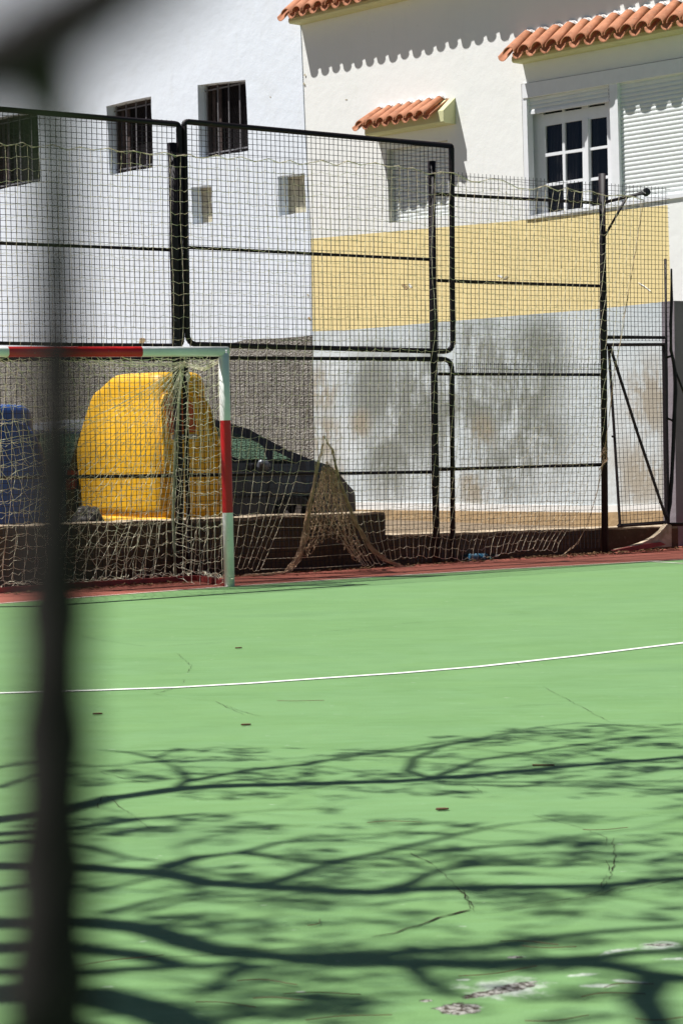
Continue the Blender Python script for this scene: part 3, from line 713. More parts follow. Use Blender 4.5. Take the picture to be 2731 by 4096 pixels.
slab('foundation', [(1100, 2033), (1544, 2040), (2394, 2050), (2690, 2040), (3300, 2020), (3300, 2180), (2394, 2170), (1544, 2190), (1100, 2200)], 'foundation', house, .02)
# white house
w0 = [(-45, 478), (153, 440), (164, 723), (-35, 765)]; w1 = [(427, 424), (606, 385), (613, 670), (440, 698)]; w2 = [(790, 340), (983, 320), (993, 603), (797, 634)]
n1 = [(765, 751), (845, 740), (851, 887), (771, 899)]; n2 = [(1111, 706), (1218, 692), (1224, 847), (1115, 864)]
sr = .010
def jag(h):
    out = []
    for i in range(4):
        a = h[i]; b = h[(i+1) % 4]
        for k_ in range(5):
            t_ = k_/5; out.append((a[0]+(b[0]-a[0])*t_+random.uniform(-1.6, 1.6), a[1]+(b[1]-a[1])*t_+random.uniform(-1.6, 1.6)))
    return out
wall_part('upper_wall', [(-900, -600), (1186, -420), (1202, 109), (1219, 522), (1242, 955), (1247, 1342), (1115, 1353), (985, 1357), (944, 1369), (870, 1380), (600, 1398), (0, 1402), (-900, 1440)], [jag(w0), jag(w1), jag(w2), jag(n1), jag(n2)], 'white_wall', white, sr, .19)
slab('roughcast_base', [(1247, 1342), (1115, 1353), (985, 1357), (944, 1369), (870, 1380), (600, 1398), (0, 1402), (-900, 1440), (-900, 2300), (1258, 2200), (1252, 1700)], 'roughcast', white, sr)
slab('core_wall', [(1190, -420), (-900, -600), (-900, 2250), (1250, 2200)], 'dark_room', white, -.24, .05) if False else None
for h, mt in ((n1, 'niche'), (n2, 'niche')):
    c_ = (sum(a[0] for a in h)/4, sum(a[1] for a in h)/4)
    slab('niche_back', [(c_[0]+40+(x-c_[0])*1.9, c_[1]+(y-c_[1])*1.35) for x, y in h], mt, white, sr-.185, .03)
def barred(h, nb, parent):
    # dark opening, wooden frame, iron bars; everything .1 m inside the reveal
    sh = [((q-HO).dot(eH), q.z) for q in [HP(x, y, sr) for x, y in h]]
    s0, s1 = (sh[0][0]+sh[3][0])/2-.02, (sh[1][0]+sh[2][0])/2+.02; z1 = max(sh[0][1], sh[1][1])+.02; z0 = min(sh[2][1], sh[3][1])-.02
    t = sr-.17
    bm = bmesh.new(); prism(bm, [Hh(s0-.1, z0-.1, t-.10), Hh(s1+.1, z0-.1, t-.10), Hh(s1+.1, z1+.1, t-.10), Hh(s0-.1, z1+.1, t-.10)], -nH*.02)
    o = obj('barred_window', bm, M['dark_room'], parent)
    bm = bmesh.new()
    for a0, a1, b0, b1 in ((s0, s0+.05, z0, z1), (s1-.05, s1, z0, z1), (s0+.05, s1-.05, z1-.05, z1), (s0+.05, s1-.05, z0, z0+.05)):
        prism(bm, [Hh(a0, b0, t), Hh(a1, b0, t), Hh(a1, b1, t), Hh(a0, b1, t)], -nH*.06)
    obj('frame', bm, M['wood'], o)
    bm = bmesh.new()
    for i in range(2): 
        a0 = s0+.09+i*.14; prism(bm, [Hh(a0, z0+.05, t-.04), Hh(a0+.075, z0+.05, t-.04), Hh(a0+.075, z1-.05, t-.04), Hh(a0, z1-.05, t-.04)], -nH*.02)
    obj('slats', bm, M['wood'], o)
    bm = bmesh.new()
    for i in range(nb):
        s = lerp(s0+.09, s1-.07, i/(nb-1)); prism(bm, [Hh(s-.010, z0+.02, t+.055), Hh(s+.010, z0+.02, t+.055), Hh(s+.010, z1-.02, t+.055), Hh(s-.010, z1-.02, t+.055)], -nH*.012)
    for z in (z0+.10, z1-.10): prism(bm, [Hh(s0+.01, z-.010, t+.042), Hh(s1-.01, z-.010, t+.042), Hh(s1-.01, z+.010, t+.042), Hh(s0+.01, z+.010, t+.042)], -nH*.01)
    obj('bars', bm, M['bars'], o)
    bm = bmesh.new()
    x = s0+.05
    d_ = .045
    k_ = -int((z1-z0)/d_)
    while s0 + k_*d_ < s1:
        for sg in (1, -1):
            pts = []
            for (a, b) in ((s0+k_*d_, z0), (s0+k_*d_+(z1-z0)*.45, z1)):
                pts.append((a, b) if sg > 0 else (s0+s1-a, b))
            (a0, b0), (a1, b1) = pts
            # clip to the opening
            def cl(a, b, lo, hi):
                ts = [0, 1]
                if a0 != a1:
                    for e_ in (lo, hi):
                        ts.append((e_-a0)/(a1-a0))
                return ts
            ts = sorted(t_ for t_ in cl(a0, a1, s0+.05, s1-.03) if 0 <= t_ <= 1)
            good = [t_ for t_ in ts if s0+.049 <= lerp(a0, a1, t_) <= s1-.029]
            if len(good) >= 2:
                ta, tb = good[0], good[-1]
                tube(bm, [Hh(lerp(a0, a1, ta), lerp(b0, b1, ta), t+.02), Hh(lerp(a0, a1, tb), lerp(b0, b1, tb), t+.02)], .0016, 3, False)
        k_ += 1
    obj('diamond_mesh', bm, M['iron'], o)
M['bars'] = simple('grey_iron_bars', (.16, .15, .155), .6, .25, 10)
for h in (w0, w1, w2): barred(h, 5, white)
# small losses of plaster
def chip(px, rad, mat, parent, t, name='chipped_patch'):
    bm = bmesh.new(); c_ = HP(*px, t); vs = []; n = 14; ph = random.uniform(0, 6)
    for i in range(n):
        a = 2*math.pi*i/n; r = rad*(1+.4*math.sin(2*a+ph)+random.uniform(-.25, .25)); vs.append(c_+eH*r*math.cos(a)*1.2+UP*r*.7*math.sin(a))
    prism(bm, vs, nH*.004); return obj(name, bm, M[mat], parent)
chip((565, 1372), .085, 'foundation', white, sr); chip((1082, 388), .012, 'niche', white, sr); chip((1219, 300), .016, 'niche', white, sr); chip((1216, 335), .02, 'niche', white, sr)
chip((1232, 1180), .02, 'niche', white, sr); chip((1238, 1275), .03, 'foundation', white, sr)
chip((1620, 1146), .045, 'foundation', house, .001); chip((1640, 1143), .03, 'strip', house, .001); chip((2000, 1105), .03, 'strip', house, .001); chip((2022, 1110), .03, 'niche', house, .001)
chip((1385, 398), .012, 'niche', house, .001)
bm = bmesh.new(); tube(bm, [HP(2552, 1132, .003), HP(2575, 1145, .004), HP(2600, 1165, .003)], .006, 4); obj('wall_crack', bm, M['strip'], house)
# window, big: frame box, shutter halves, casement behind
bw = thing('tmp', 'x', 'x', (0, 0, 0)); bpy.data.objects.remove(bw)
def HQ(pts, t): return [HP(x, y, t) for x, y in pts]
win = obj('window', (lambda b: (prism(b, HQ([(2085, 337), (2800, 219), (2800, 276), (2087, 394)], .03), -nH*.12), b)[1])(bmesh.new()), M['white_frame'], house)
bm = bmesh.new()
prism(bm, HQ([(2087, 392), (2104, 389), (2118, 877), (2099, 879)], .018), -nH*.10)
prism(bm, HQ([(2433, 331), (2466, 326), (2478, 806), (2448, 812)], .018), -nH*.14)
prism(bm, HQ([(2118, 862), (2450, 812), (2800, 762), (2800, 778), (2450, 828), (2118, 876)], .022), -nH*.26)
obj('frame', bm, M['white_frame'], win)
def shutter(px, t, pitch, parent, mat='shutter'):
    TL_, TR_, BR_, BL_ = HQ(px, t); n = max(2, round((TL_-BL_).length/pitch)); bm = bmesh.new(); prof = [(0, -.006), (.10, .000), (.35, .004), (.6, .004), (.88, .000), (.94, -.006)]
    rows = []
    for i in range(n):
        for f_, o_ in prof:
            v_ = (i+f_)/n; rows.append((lerp(TL_, BL_, v_)+nH*o_, lerp(TR_, BR_, v_)+nH*o_))
    rows.append((BL_-nH*.006, BR_-nH*.006))
    vs = [(bm.verts.new(a), bm.verts.new(b)) for a, b in rows]
    for (a, b), (c_, d_) in zip(vs, vs[1:]): bm.faces.new((a, b, d_, c_))
    return obj('roller_shutter', bm, M[mat], parent)
shutter([(2468, 326), (2800, 268), (2800, 770), (2480, 810)], -.035, .052, win)
sh_ = shutter([(2104, 396), (2433, 336), (2433, 400), (2105, 456)], -.03, .052, win)
bm = bmesh.new(); prism(bm, HQ([(2105, 449), (2433, 394), (2433, 405), (2105, 460)], -.02), -nH*.03); obj('shutter_bar', bm, M['white_frame'], sh_)
tW = -.145
def zc(pts): return [(1900+x/1.887, 200+y/1.887) for x, y in pts]
panes = [zc(q) for q in ([(525, 575), (652, 553), (656, 762), (527, 782)], [(672, 549), (803, 528), (806, 742), (675, 762)], [(860, 522), (990, 503), (995, 718), (862, 738)],
         [(528, 806), (656, 786), (661, 988), (530, 1010)], [(677, 783), (807, 765), (810, 968), (679, 988)], [(863, 758), (996, 738), (1000, 946), (865, 966)],
         [(533, 1032), (661, 1012), (664, 1222), (538, 1242)], [(681, 1010), (810, 990), (813, 1206), (684, 1222)], [(866, 988), (1000, 968), (1003, 1180), (868, 1198)],
         [(512, 474), (652, 450), (654, 466), (512, 490)], [(672, 446), (800, 428), (800, 444), (672, 464)], [(850, 419), (975, 400), (975, 416), (850, 434)])]
outer = zc([(385, 455), (1060, 350), (1060, 1220), (395, 1305)])
bm = poly_holes(HQ(outer, tW), [HQ(q, tW) for q in panes])
for q in panes:
    a = [bm.verts.new(v) for v in HQ(q, tW)]; b = [bm.verts.new(v.co-nH*.035) for v in a]
    for i in range(4): bm.faces.new((a[i], a[(i+1) % 4], b[(i+1) % 4], b[i]))
cas = obj('casement', bm, M['white_frame'], win)
bm = bmesh.new(); prism(bm, HQ(zc([(822, 520), (846, 516), (858, 1215), (834, 1218)]), tW+.02), -nH*.02); obj('meeting_stile', bm, M['white_frame'], cas)
bm = bmesh.new(); face(bm, HQ(outer, tW-.02)); obj('glass', bm, M['wglass'], cas)
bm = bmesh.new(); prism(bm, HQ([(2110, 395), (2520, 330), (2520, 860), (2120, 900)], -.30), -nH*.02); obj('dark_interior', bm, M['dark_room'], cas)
bm = bmesh.new()
for x0 in (2200, 2262, 2345):
    Q = []
    for i in range(13): Q.append((x0+i*4, .010*math.sin(i*1.9)))
    rows = [[HP(x, y_, -.24)+nH*o_ for x, o_ in Q] for y_ in (430, 880)]
    vs = [[bm.verts.new(v) for v in r] for r in rows]
    for i in range(12): bm.faces.new((vs[0][i], vs[0][i+1], vs[1][i+1], vs[1][i]))
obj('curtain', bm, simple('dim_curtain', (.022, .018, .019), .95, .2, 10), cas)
# small window under its canopy: closed shutter
win2 = shutter([(1545, 598), (1790, 558), (1797, 864), (1556, 893)], -.10, .050, house)
win2.name = 'window'
# canopies and eaves of clay tiles
def canopy(name, s0, s1, z_bot, z_front, z_wall, tb, tip_t, tip_z, top_z, parent, n, mat='cornice', right_end=True):
    zf = lambda z: CAMH+(z-CAMH)*KH
    s0, s1, z_bot, z_front, z_wall, tb, tip_t, tip_z, top_z = s0*KH, s1*KH, zf(z_bot), zf(z_front), zf(z_wall), tb*KH, tip_t*KH, zf(tip_z), zf(top_z)
    bm = bmesh.new()
    prof = [(0, z_bot-.0), (tb-.02, z_bot), (tb, z_bot+.02), (tb, z_front), (0, z_wall)]
    prism(bm, [Hh(s0, z, t) for t, z in prof], eH*(s1-s0)); o = obj(name, bm, M[mat], parent)
    bm = bmesh.new(); pitch = (s1-s0-(.16 if right_end else 0))/n; R = pitch*.40; th = .013
    def tile(sc_, dn, zo, lo_t, hi_t, rr0, rr1, lo_z, hi_z):
        m_ = 9; A = []
        for (tt, zz, rr) in ((lo_t, lo_z, rr0), (lerp(lo_t, hi_t, .5), lerp(lo_z, hi_z, .5)+.004, (rr0+rr1)/2), (hi_t, hi_z, rr1)):
            row = []
            for i in range(m_):
                a = math.pi*i/(m_-1)
                row.append((Hh(sc_+rr*math.cos(a), zz+zo+dn*rr*.85*math.sin(a), tt), Hh(sc_+(rr-th)*math.cos(a), zz+zo+dn*(rr-th)*.85*math.sin(a), tt)))
            A.append(row)
        V = [[(bm.verts.new(p_), bm.verts.new(q_)) for p_, q_ in row] for row in A]
        for r_ in range(2):
            for i in range(m_-1):
                for w_ in (0, 1): 
                    f = bm.faces.new((V[r_][i][w_], V[r_][i+1][w_], V[r_+1][i+1][w_], V[r_+1][i][w_])); f.smooth = True
        for r_ in (0, 2):
            for i in range(m_-1): bm.faces.new((V[r_][i][0], V[r_][i+1][0], V[r_][i+1][1], V[r_][i][1]))
        for i in (0, m_-1):
            for r_ in range(2): bm.faces.new((V[r_][i][0], V[r_+1][i][0], V[r_+1][i][1], V[r_][i][1]))
    for i in range(n+1):
        j = random.uniform(-.008, .008)
        tile(s0+pitch*(i)-.02, -1, .035, tip_t-.02+j, .0, R*.92, R*.8, tip_z, top_z)
        if i < n: tile(s0+pitch*(i+.5)-.02+random.uniform(-.005, .005), 1, .035, tip_t+j*2, .0, R*1.12, R*.95, tip_z, top_z)
    obj('tiles', bm, M['tile'], o)
    bm = bmesh.new()
    qs = []; rs_ = []
    for i in range(n*4+1): qs.append(Hh(s0+pitch*i/4, top_z+.035+.05*abs(math.sin(math.pi*i/4)), .008)); rs_.append(.016+.014*abs(math.sin(math.pi*i/4)))
    tube(bm, qs, rs_, 6)
    obj('mortar', bm, M['strip'], o)
    return o
canopy('window_canopy', -4.00, -2.615, 4.915, 5.06, 5.225, .20, .345, 4.985, 5.20, house, 7)
canopy('window_canopy', -1.513, 2.6, 5.465, 5.52, 5.80, .18, .315, 5.505, 5.755, house, 19, right_end=False)
canopy('roof_eave', -5.415, 3.2, 6.49, 6.545, 6.83, .20, .33, 6.545, 6.80, house, 41, right_end=False)
# ------------------------------------------------------------------ side fence and block wall at the right
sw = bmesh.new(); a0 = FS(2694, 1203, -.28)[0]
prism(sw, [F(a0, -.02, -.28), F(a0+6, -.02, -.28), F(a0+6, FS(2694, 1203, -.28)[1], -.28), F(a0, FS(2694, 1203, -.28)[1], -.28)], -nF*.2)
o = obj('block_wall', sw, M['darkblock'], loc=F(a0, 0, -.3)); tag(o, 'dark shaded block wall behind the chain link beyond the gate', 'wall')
cl = thing('chain_link_fence', 'chain link side fence running off to the right beyond the gate', 'fence', F(a0, 0, 0))
bm = bmesh.new()
# diamonds
def clp(u, z): return F(a0-.03+u, z, -.02+.15*u)
dz_, du = .075, .026
zb_, ztp = .12, 2.75
ncol = 46; nrow = int((3.75-zb_)/dz_)
for i in range(ncol):
    for j in range(nrow):
        u_ = i*du + (du/2 if j % 2 else 0); z_ = zb_+j*dz_/1.0
        lim = 2.75 + min(1.0, max(0, (u_-.02)*9)) if u_ > .0 else 2.6
        if z_+dz_ > lim: continue
        for sg in (1, -1):
            tube(bm, [clp(u_, z_), clp(u_+sg*du/2, z_+dz_)], .0016, 3, False)
obj('chain_link', bm, simple('dull_galvanised_wire', (.34, .31, .34), .6, .2, 9), cl)
bm = bmesh.new()
rod = [(2683, 1075), (2684, 1200), (2680, 1300), (2681, 1400), (2690, 1440), (2696, 1480), (2699, 1560), (2694, 1680), (2690, 1800), (2684, 1920), (2678, 2010), (2668, 2070), (2660, 2180)]
tube(bm, [FP(x, y, .05) for x, y in rod], [.010, .018, .018, .018, .018, .022, .024, .024, .022, .022, .022, .024, .03], 8)
obj('edge_pole', bm, M['fence'], cl, True)
bm = bmesh.new(); BK = []
for a, b in (((2664, 1430), (2690, 1422)), ((2664, 1672), (2694, 1685)), ((2690, 1462), (2760, 1640))): bm = bmesh.new(); tube(bm, [FP(*a, .05), FP(*b, .05)], .013, 6); obj('bracket', bm, M['fence'], cl, True)
bm = bmesh.new()
tube(bm, [FP(2680, 2098, .06), FP(2900, 2092, .10)], .022, 6)
obj('bottom_rail', bm, M['fence'], cl, True)
# ------------------------------------------------------------------ recycling containers
def container(name, label, mat, corner_px, foot_y, L, B, zs, z_lip, zd, group, orange=False):
    cn = hit(corner_px, foot_y, CAM + Vector((0, zd, 0)), Vector((0, 1, 0))); cn.z = 0
    root = thing(name, label, 'recycling bin', Vector((cn.x, cn.y, STREET)) , group)
    # local frame: a along -eH (to the left and away) from the corner, b along -nH (depth to the right)
    def Lc(a, b, z): return cn - eH*a - nH*b + UP*z
    bm = bmesh.new(); ring_n = 80; rows = []
    def section(z):
        h = (z-z_lip)/(zs[-1]-z_lip); ins = .03 + .075*max(0, h-.35)**1.3
        return ins
    nz = 16; topz = 1.0
    lv = [z_lip + (1.42-z_lip)*i/8 for i in range(9)] + [1.50, 1.57, 1.63, 1.68]
    def rr(z, extra=0):
        pts = []; i_ = .02 + .15*max(0, (z-1.15)/.55)**1.25 + extra; r_ = .09
        for k_ in range(ring_n):
            a = 2*math.pi*k_/ring_n; cx, cy = math.cos(a), math.sin(a); p_ = 7.0
            f_ = (abs(cx)**p_+abs(cy)**p_)**(-1/p_)
            pts.append(((L/2-i_)*cx*f_+L/2, (B/2-i_*.8)*cy*f_+B/2))
        return pts
    def top(a_, b_, base):     # roof height over the plan
        u = a_/L; v_ = (b_-B/2)/(B/2)
        h = 1.965 - .07*abs(v_)**2.5
        if u > .58: 
            q = min(1, (u-.58)/.26); q = q*q*(3-2*q); h = lerp(h, 1.80, q)
        return h
    for z in lv: rows.append([(a_, b_, z) for a_, b_ in rr(z)])
    for e_, dzt in ((.00, -.13), (.012, -.07), (.04, -.025), (.08, -.004), (.14, 0), (.25, 0), (.38, 0)):
        pr_ = rr(1.70, e_); rows.append([(a_, b_, max(1.70, top(a_, b_, 0)+dzt)) for a_, b_ in pr_])
    V = [[bm.verts.new(Lc(*q)) for q in r_] for r_ in rows]
    for i in range(len(V)-1):
        for k_ in range(ring_n): bm.faces.new((V[i][k_], V[i][(k_+1) % ring_n], V[i+1][(k_+1) % ring_n], V[i+1][k_]))
    bm.faces.new(V[-1]); bm.faces.new(V[0][::-1])
    o = obj('body', bm, M[mat], root, True)
    # lip and dark foot
    bm = bmesh.new(); V = []
    for z, e_ in ((z_lip-.07, -.015), (z_lip-.06, -.035), (z_lip-.01, -.035), (z_lip+.012, .0), (z_lip+.014, .03)):
        V.append([bm.verts.new(Lc(a_, b_, z)) for a_, b_ in rr(1.0, e_)])
    for i in range(len(V)-1):
        for k_ in range(ring_n): bm.faces.new((V[i][k_], V[i][(k_+1) % ring_n], V[i+1][(k_+1) % ring_n], V[i+1][k_]))
    bm.faces.new(V[0][::-1]); obj('base_lip', bm, M[mat], root, True)
    bm = bmesh.new(); q = rr(1.0, .08)
    prism(bm, [Lc(a_, b_, STREET) for a_, b_ in q], UP*(z_lip-.07-STREET)); obj('foot', bm, M['trim'], root)
    # raised hood rim round the shaded end face (b axis runs along it)
    bm = bmesh.new(); zz = [(.10, z_lip+.1), (.085, 1.2), (.13, 1.62), (.20, 1.72), (.35, 1.755), (.53, 1.755), (.66, 1.71), (.73, 1.6), (.78, 1.2), (.79, z_lip+.1)]
    tube(bm, [Lc(.015+max(0, (z-1.15)/.55)**1.25*.13, b_, z) for b_, z in zz], .022, 8); obj('rim', bm, M[mat], root, True)
    if orange:
        bm = bmesh.new(); prism(bm, [Lc(.02+.15*.8*max(0, (z-1.15)/.55)**1.25-.004, b_, z) for b_, z in ((.18, 1.34), (.50, 1.34), (.52, 1.42), (.52, 1.64), (.47, 1.69), (.22, 1.69), (.17, 1.64), (.17, 1.42))], eH*.012); obj('inlet_flap', bm, M['orange'], root)
        bm = bmesh.new(); prism(bm, [Lc(.045-.002, b_, z) for b_, z in ((.20, 1.27), (.52, 1.27), (.52, 1.32), (.20, 1.32))], eH*.010); obj('label_plate', bm, M['greylabel'], root)
        for tx, zz_, sz in (('OT', 1.03, .085), ('513', .92, .085)):
            cu = bpy.data.curves.new('lettering', 'FONT'); cu.body = tx; cu.size = sz; cu.extrude = .002; cu.materials.append(M['ink'])
            t0_ = bpy.data.objects.new('tmp_text', cu); sc.collection.objects.link(t0_); bpy.context.view_layer.update()
            me_ = bpy.data.meshes.new_from_object(t0_.evaluated_get(bpy.context.evaluated_depsgraph_get())); bpy.data.objects.remove(t0_)
            t_ = bpy.data.objects.new('lettering', me_); sc.collection.objects.link(t_); t_.parent = root
            X = -nH; Y = UP; Z = X.cross(Y)
            pos = Lc(-.012+.03, .30, zz_)
            t_.matrix_local = Matrix.Translation(pos - Vector(root.location) + Z*.016) @ Matrix((X, Y, Z)).transposed().to_4x4()
    return root
container('recycling_container', 'bulky yellow plastic recycling container with orange flap behind the goal', 'yellow', 640, 2080, 1.64, .94, (0, 1.9), .47, 21.3, 'recycling containers on the street', True)
container('recycling_container', 'blue plastic recycling container half hidden at the left edge', 'blue', -85, 2080, 1.34, .95, (0, 1.9), .47, 20.6, 'recycling containers on the street').scale = (1, 1, .83)
# rubbish bag
bm = bmesh.new(); bmesh.ops.create_icosphere(bm, subdivisions=4, radius=1)
bc = hit(348, 2010, CAM+Vector((0, 19.9, 0)), Vector((0, 1, 0)))
for v in bm.verts:
    n_ = v.co.copy(); r_ = 1+.06*math.sin(n_.x*7+1)*math.sin(n_.z*6)+.05*math.sin(n_.y*11+n_.z*9)+.03*math.sin(n_.x*19+n_.z*13)
    v.co = Vector((bc.x+n_.x*.17*r_, bc.y+n_.y*.15*r_, max(STREET+.002, .42+n_.z*(.36 if n_.z < 0 else .245)*r_)))
b_ = obj('rubbish_bag', bm, M['bag'], None, True, loc=Vector((bc.x, bc.y, STREET))); tag(b_, 'bulging dark grey bag standing in front of the yellow container', 'bag')
# ------------------------------------------------------------------ cars
TC = -3.3
sn, _ = FS(1433, 2039, TC)
def CA(x, y): s, z = FS(x, y, TC); return (s-sn, z)
WR = CA(270, 1900)[0]+.72; _e = CA(270, 1900)[0]
def make_car(label, front, fwd, right, prof, rear, mir=False, lampmat='lamp_clear'):
    """prof: silhouette (a, z) from roof to bumper, a=0 at the nose and negative backwards; front = ground point at nose on the near side"""
    root = thing('parked_car', label, 'car', front, None); Wd = 1.66
    def C(a, y, z): # y across: 0 near side, Wd far side
        tum = .20*max(0, z-.92) if z > .92 else 0.0
        if y < Wd/2: yy = y + tum
        else: yy = y - tum
        nose = .05*max(0, (a+.55)/.55)**2 if a > -.55 else 0
        yy = yy + nose if y < Wd/2 else yy - nose
        return front + fwd*a - right*yy + UP*(z-STREET)
    sil = rear + prof                      # open polyline from rear bumper over the roof to the front bumper
    und = [(0-.03, .20), (-.25, .16), (-.52, .16)] + [(-.86+.34*math.cos(t_), .30+.34*math.sin(t_)) for t_ in [math.pi*i/8 for i in range(9)]] + [(-1.3, .15), (WR+.40, .15)] + [(WR+.34*math.cos(t_), .30+.34*math.sin(t_)) for t_ in [math.pi*i/8 for i in range(9)]] + [(WR-.50, .26), (_e, .34)]
    out = sil + und
    wins = WINS
    for y_, sgn in ((0, 1), (Wd, -1)):
        bm = poly_holes([C(a, y_, z) for a, z in out], [[C(a, y_, z) for a, z in w_] for w_ in wins])
        if y_ == 0: body = obj('body', bm, M['car'], root)
        else: obj('far_side', bm, M['car'], root)
    bm = bmesh.new()
    for i in range(len(sil)-1):
        (a0_, z0_), (a1_, z1_) = sil[i], sil[i+1]
        gl_ = (i in GLS)
        if gl_: continue
        ys = [0, .05, .25, .6, Wd-.6, Wd-.25, Wd-.05, Wd]
        for j in range(len(ys)-1):
            f = face(bm, [C(a0_, ys[j], z0_), C(a0_, ys[j+1], z0_), C(a1_, ys[j+1], z1_), C(a1_, ys[j], z1_)])
    bmesh.ops.remove_doubles(bm, verts=bm.verts, dist=.001); obj('roof_and_bonnet', bm, M['car'], root, True)
    bm = bmesh.new(); face(bm, [C(-.1, .1, .26), C(_e+.1, .1, .26), C(_e+.1, Wd-.1, .26), C(-.1, Wd-.1, .26)]); prism(bm, [C(-.3, .28, .13), C(_e+.3, .28, .13), C(_e+.3, Wd-.28, .13), C(-.3, Wd-.28, .13)], UP*.45); obj('floor', bm, M['trim'], root)
    bm = bmesh.new(); face(bm, [C(-.9, .05, .9), C(-1.25, .05, .93), C(-1.25, Wd-.05, .93), C(-.9, Wd-.05, .9)]); face(bm, [C(-1.25, .05, .93), C(-1.35, .05, .5), C(-1.35, Wd-.05, .5), C(-1.25, Wd-.05, .93)]); obj('dashboard', bm, M['trim'], root)
    for i in GLS:
        (a0_, z0_), (a1_, z1_) = sil[i], sil[i+1]
        bm = bmesh.new(); face(bm, [C(a0_, .06, z0_), C(a0_, Wd-.06, z0_), C(a1_, Wd-.06, z1_), C(a1_, .06, z1_)]); obj('windscreen', bm, M['cglass'], root)
    for y_ in (.004, Wd-.004):
        for w_ in wins:
            bm = bmesh.new(); face(bm, [C(a, y_, z) for a, z in w_]); obj('side_window', bm, M['cglass'], root)
    for a in (-1.75, -2.75):
        for y_ in (.42, Wd-.42):
            bm = bmesh.new()
            for (c0, c1, z0_, z1_) in ((a-.10, a+.02, .45, 1.02), (a-.04, a+.42, .42, .55)): prism(bm, [C(c0, y_-.2, z0_), C(c1, y_-.2, z0_), C(c1, y_+.2, z0_), C(c0, y_+.2, z0_)], UP*(z1_-z0_))
            s_ = obj('seat', bm, M['seat'], root); bm = bmesh.new(); prism(bm, [C(a-.10, y_-.10, 1.06), C(a-.02, y_-.10, 1.06), C(a-.02, y_+.10, 1.06), C(a-.10, y_+.10, 1.06)], UP*.16); bevel(bm, .02); obj('headrest', bm, M['seat'], s_)
    for a in (-.86, WR):
        for y_, dn in ((-.01, 1), (Wd+.01, -1)):
            bm = bmesh.new(); c0 = C(a, 0, .30) - right*(y_) if False else front + fwd*a - right*y_ + UP*(.30-STREET)
            rings = []
            for (rr_, off_) in ((.19, .0), (.27, -.005), (.30, .02), (.30, .17), (.27, .19)):
                rings.append([bm.verts.new(c0 - right*dn*off_ + (fwd*math.cos(t_)+UP*math.sin(t_))*rr_) for t_ in [2*math.pi*i/24 for i in range(24)]])
            for r1_, r2_ in zip(rings, rings[1:]):
                for k_ in range(24): bm.faces.new((r1_[k_], r1_[(k_+1) % 24], r2_[(k_+1) % 24], r2_[k_]))
            wh = obj('wheel', bm, M['tyre'], root); bm = bmesh.new(); hub = bm.verts.new(c0 + right*dn*.0)
            for i in range(5):
                t_ = 2*math.pi*i/5; u_ = fwd*math.cos(t_)+UP*math.sin(t_); v_ = fwd*-math.sin(t_)+UP*math.cos(t_); prism(bm, [c0+v_*.03-right*dn*.03, c0-v_*.03-right*dn*.03, c0+u_*.2-v_*.04-right*dn*.02, c0+u_*.2+v_*.04-right*dn*.02], -right*dn*.02)
            obj('rim', bm, M['alloy'], wh)
    bm = bmesh.new(); m_ = C(-1.36, -.12, .95); tube(bm, [m_-fwd*.06, m_-fwd*.03, m_+fwd*.05, m_+fwd*.09], [.03, .07, .06, .02], 10); obj('wing_mirror', bm, M['mirror'], root, True)
    bm = bmesh.new(); m_ = C(-2.05, -.02, .80); tube(bm, [m_-fwd*.09, m_-fwd*.05+right*.02, m_+fwd*.05+right*.02, m_+fwd*.09], .012, 6); obj('door_handle', bm, M['mirror'], root)
    bm = bmesh.new(); prism(bm, [C(-.02, .10, .62), C(-.02, .42, .62), C(-.10, .42, .74), C(-.32, .02, .76)], fwd*.012+right*.004); obj('headlight', bm, M['lamp_clear'], root)
    bm = bmesh.new(); prism(bm, [C(_e-.03, -.004, .74), C(_e+.10, -.006, .76), C(_e+.12, -.006, .94), C(_e+.01, -.004, .96)], right*.01-fwd*.01); obj('tail_light', bm, M['lamp_red'], root)
    bm = bmesh.new(); obj('door_seam', bm, M['trim'], root) if tube(bm, [C(a, -.002, z) for a, z in [(-1.14, .9), (-1.25, .60), (-1.22, .35)]], .004, 4) else 0; bm = bmesh.new(); ed = [(-2.22, 1.44), (-2.25, .9), (-2.25, .35)]; tube(bm, [C(a, -.002, z) for a, z in ed], .004, 4); obj('door_seam', bm, M['trim'], root)
    bm = bmesh.new(); tube(bm, [C(-1.0, -.012, .60), C(-3.1, -.012, .62)], .016, 6); obj('rub_strip', bm, M['trim'], root)
    return root
prof = [CA(*q) for q in ((852, 1671), (929, 1690), (1013, 1717), (1078, 1755), (1155, 1798), (1246, 1838), (1318, 1861), (1362, 1897), (1398, 1938), (1420, 1959), (1430, 1980), (1433, 2039))] + [(0, .40)]
_e = CA(270, 1900)[0]; rear = [(_e-.02, .40), (_e-.02, .80), (_e+.03, .98), (_e+.20, 1.34), (_e+.34, 1.45), (_e+.8, 1.50), (_e+1.4, 1.52)]
def W_(pts): return [CA(*q) for q in pts]
g1 = W_([(790, 1695), (871, 1708), (925, 1719), (995, 1748), (1045, 1773), (1061, 1786), (1075, 1852), (929, 1852), (800, 1850)])
g2 = W_([(1099, 1800), (1150, 1826), (1188, 1854), (1092, 1855)])
aB = g1[0][0]
g3 = [(_e+.32, 1.02), (_e+.50, 1.36), (aB-.12, 1.42), (aB-.10, .97)]
WINS = [g1, g2, g3]
GLS = {2, len(rear)+2, len(rear)+3, len(rear)+4} - {len(rear)+2}
c1_ = make_car('black hatchback parked behind the yellow container with its bonnet towards the house', F(sn, STREET, TC), dF, nF, prof, rear)
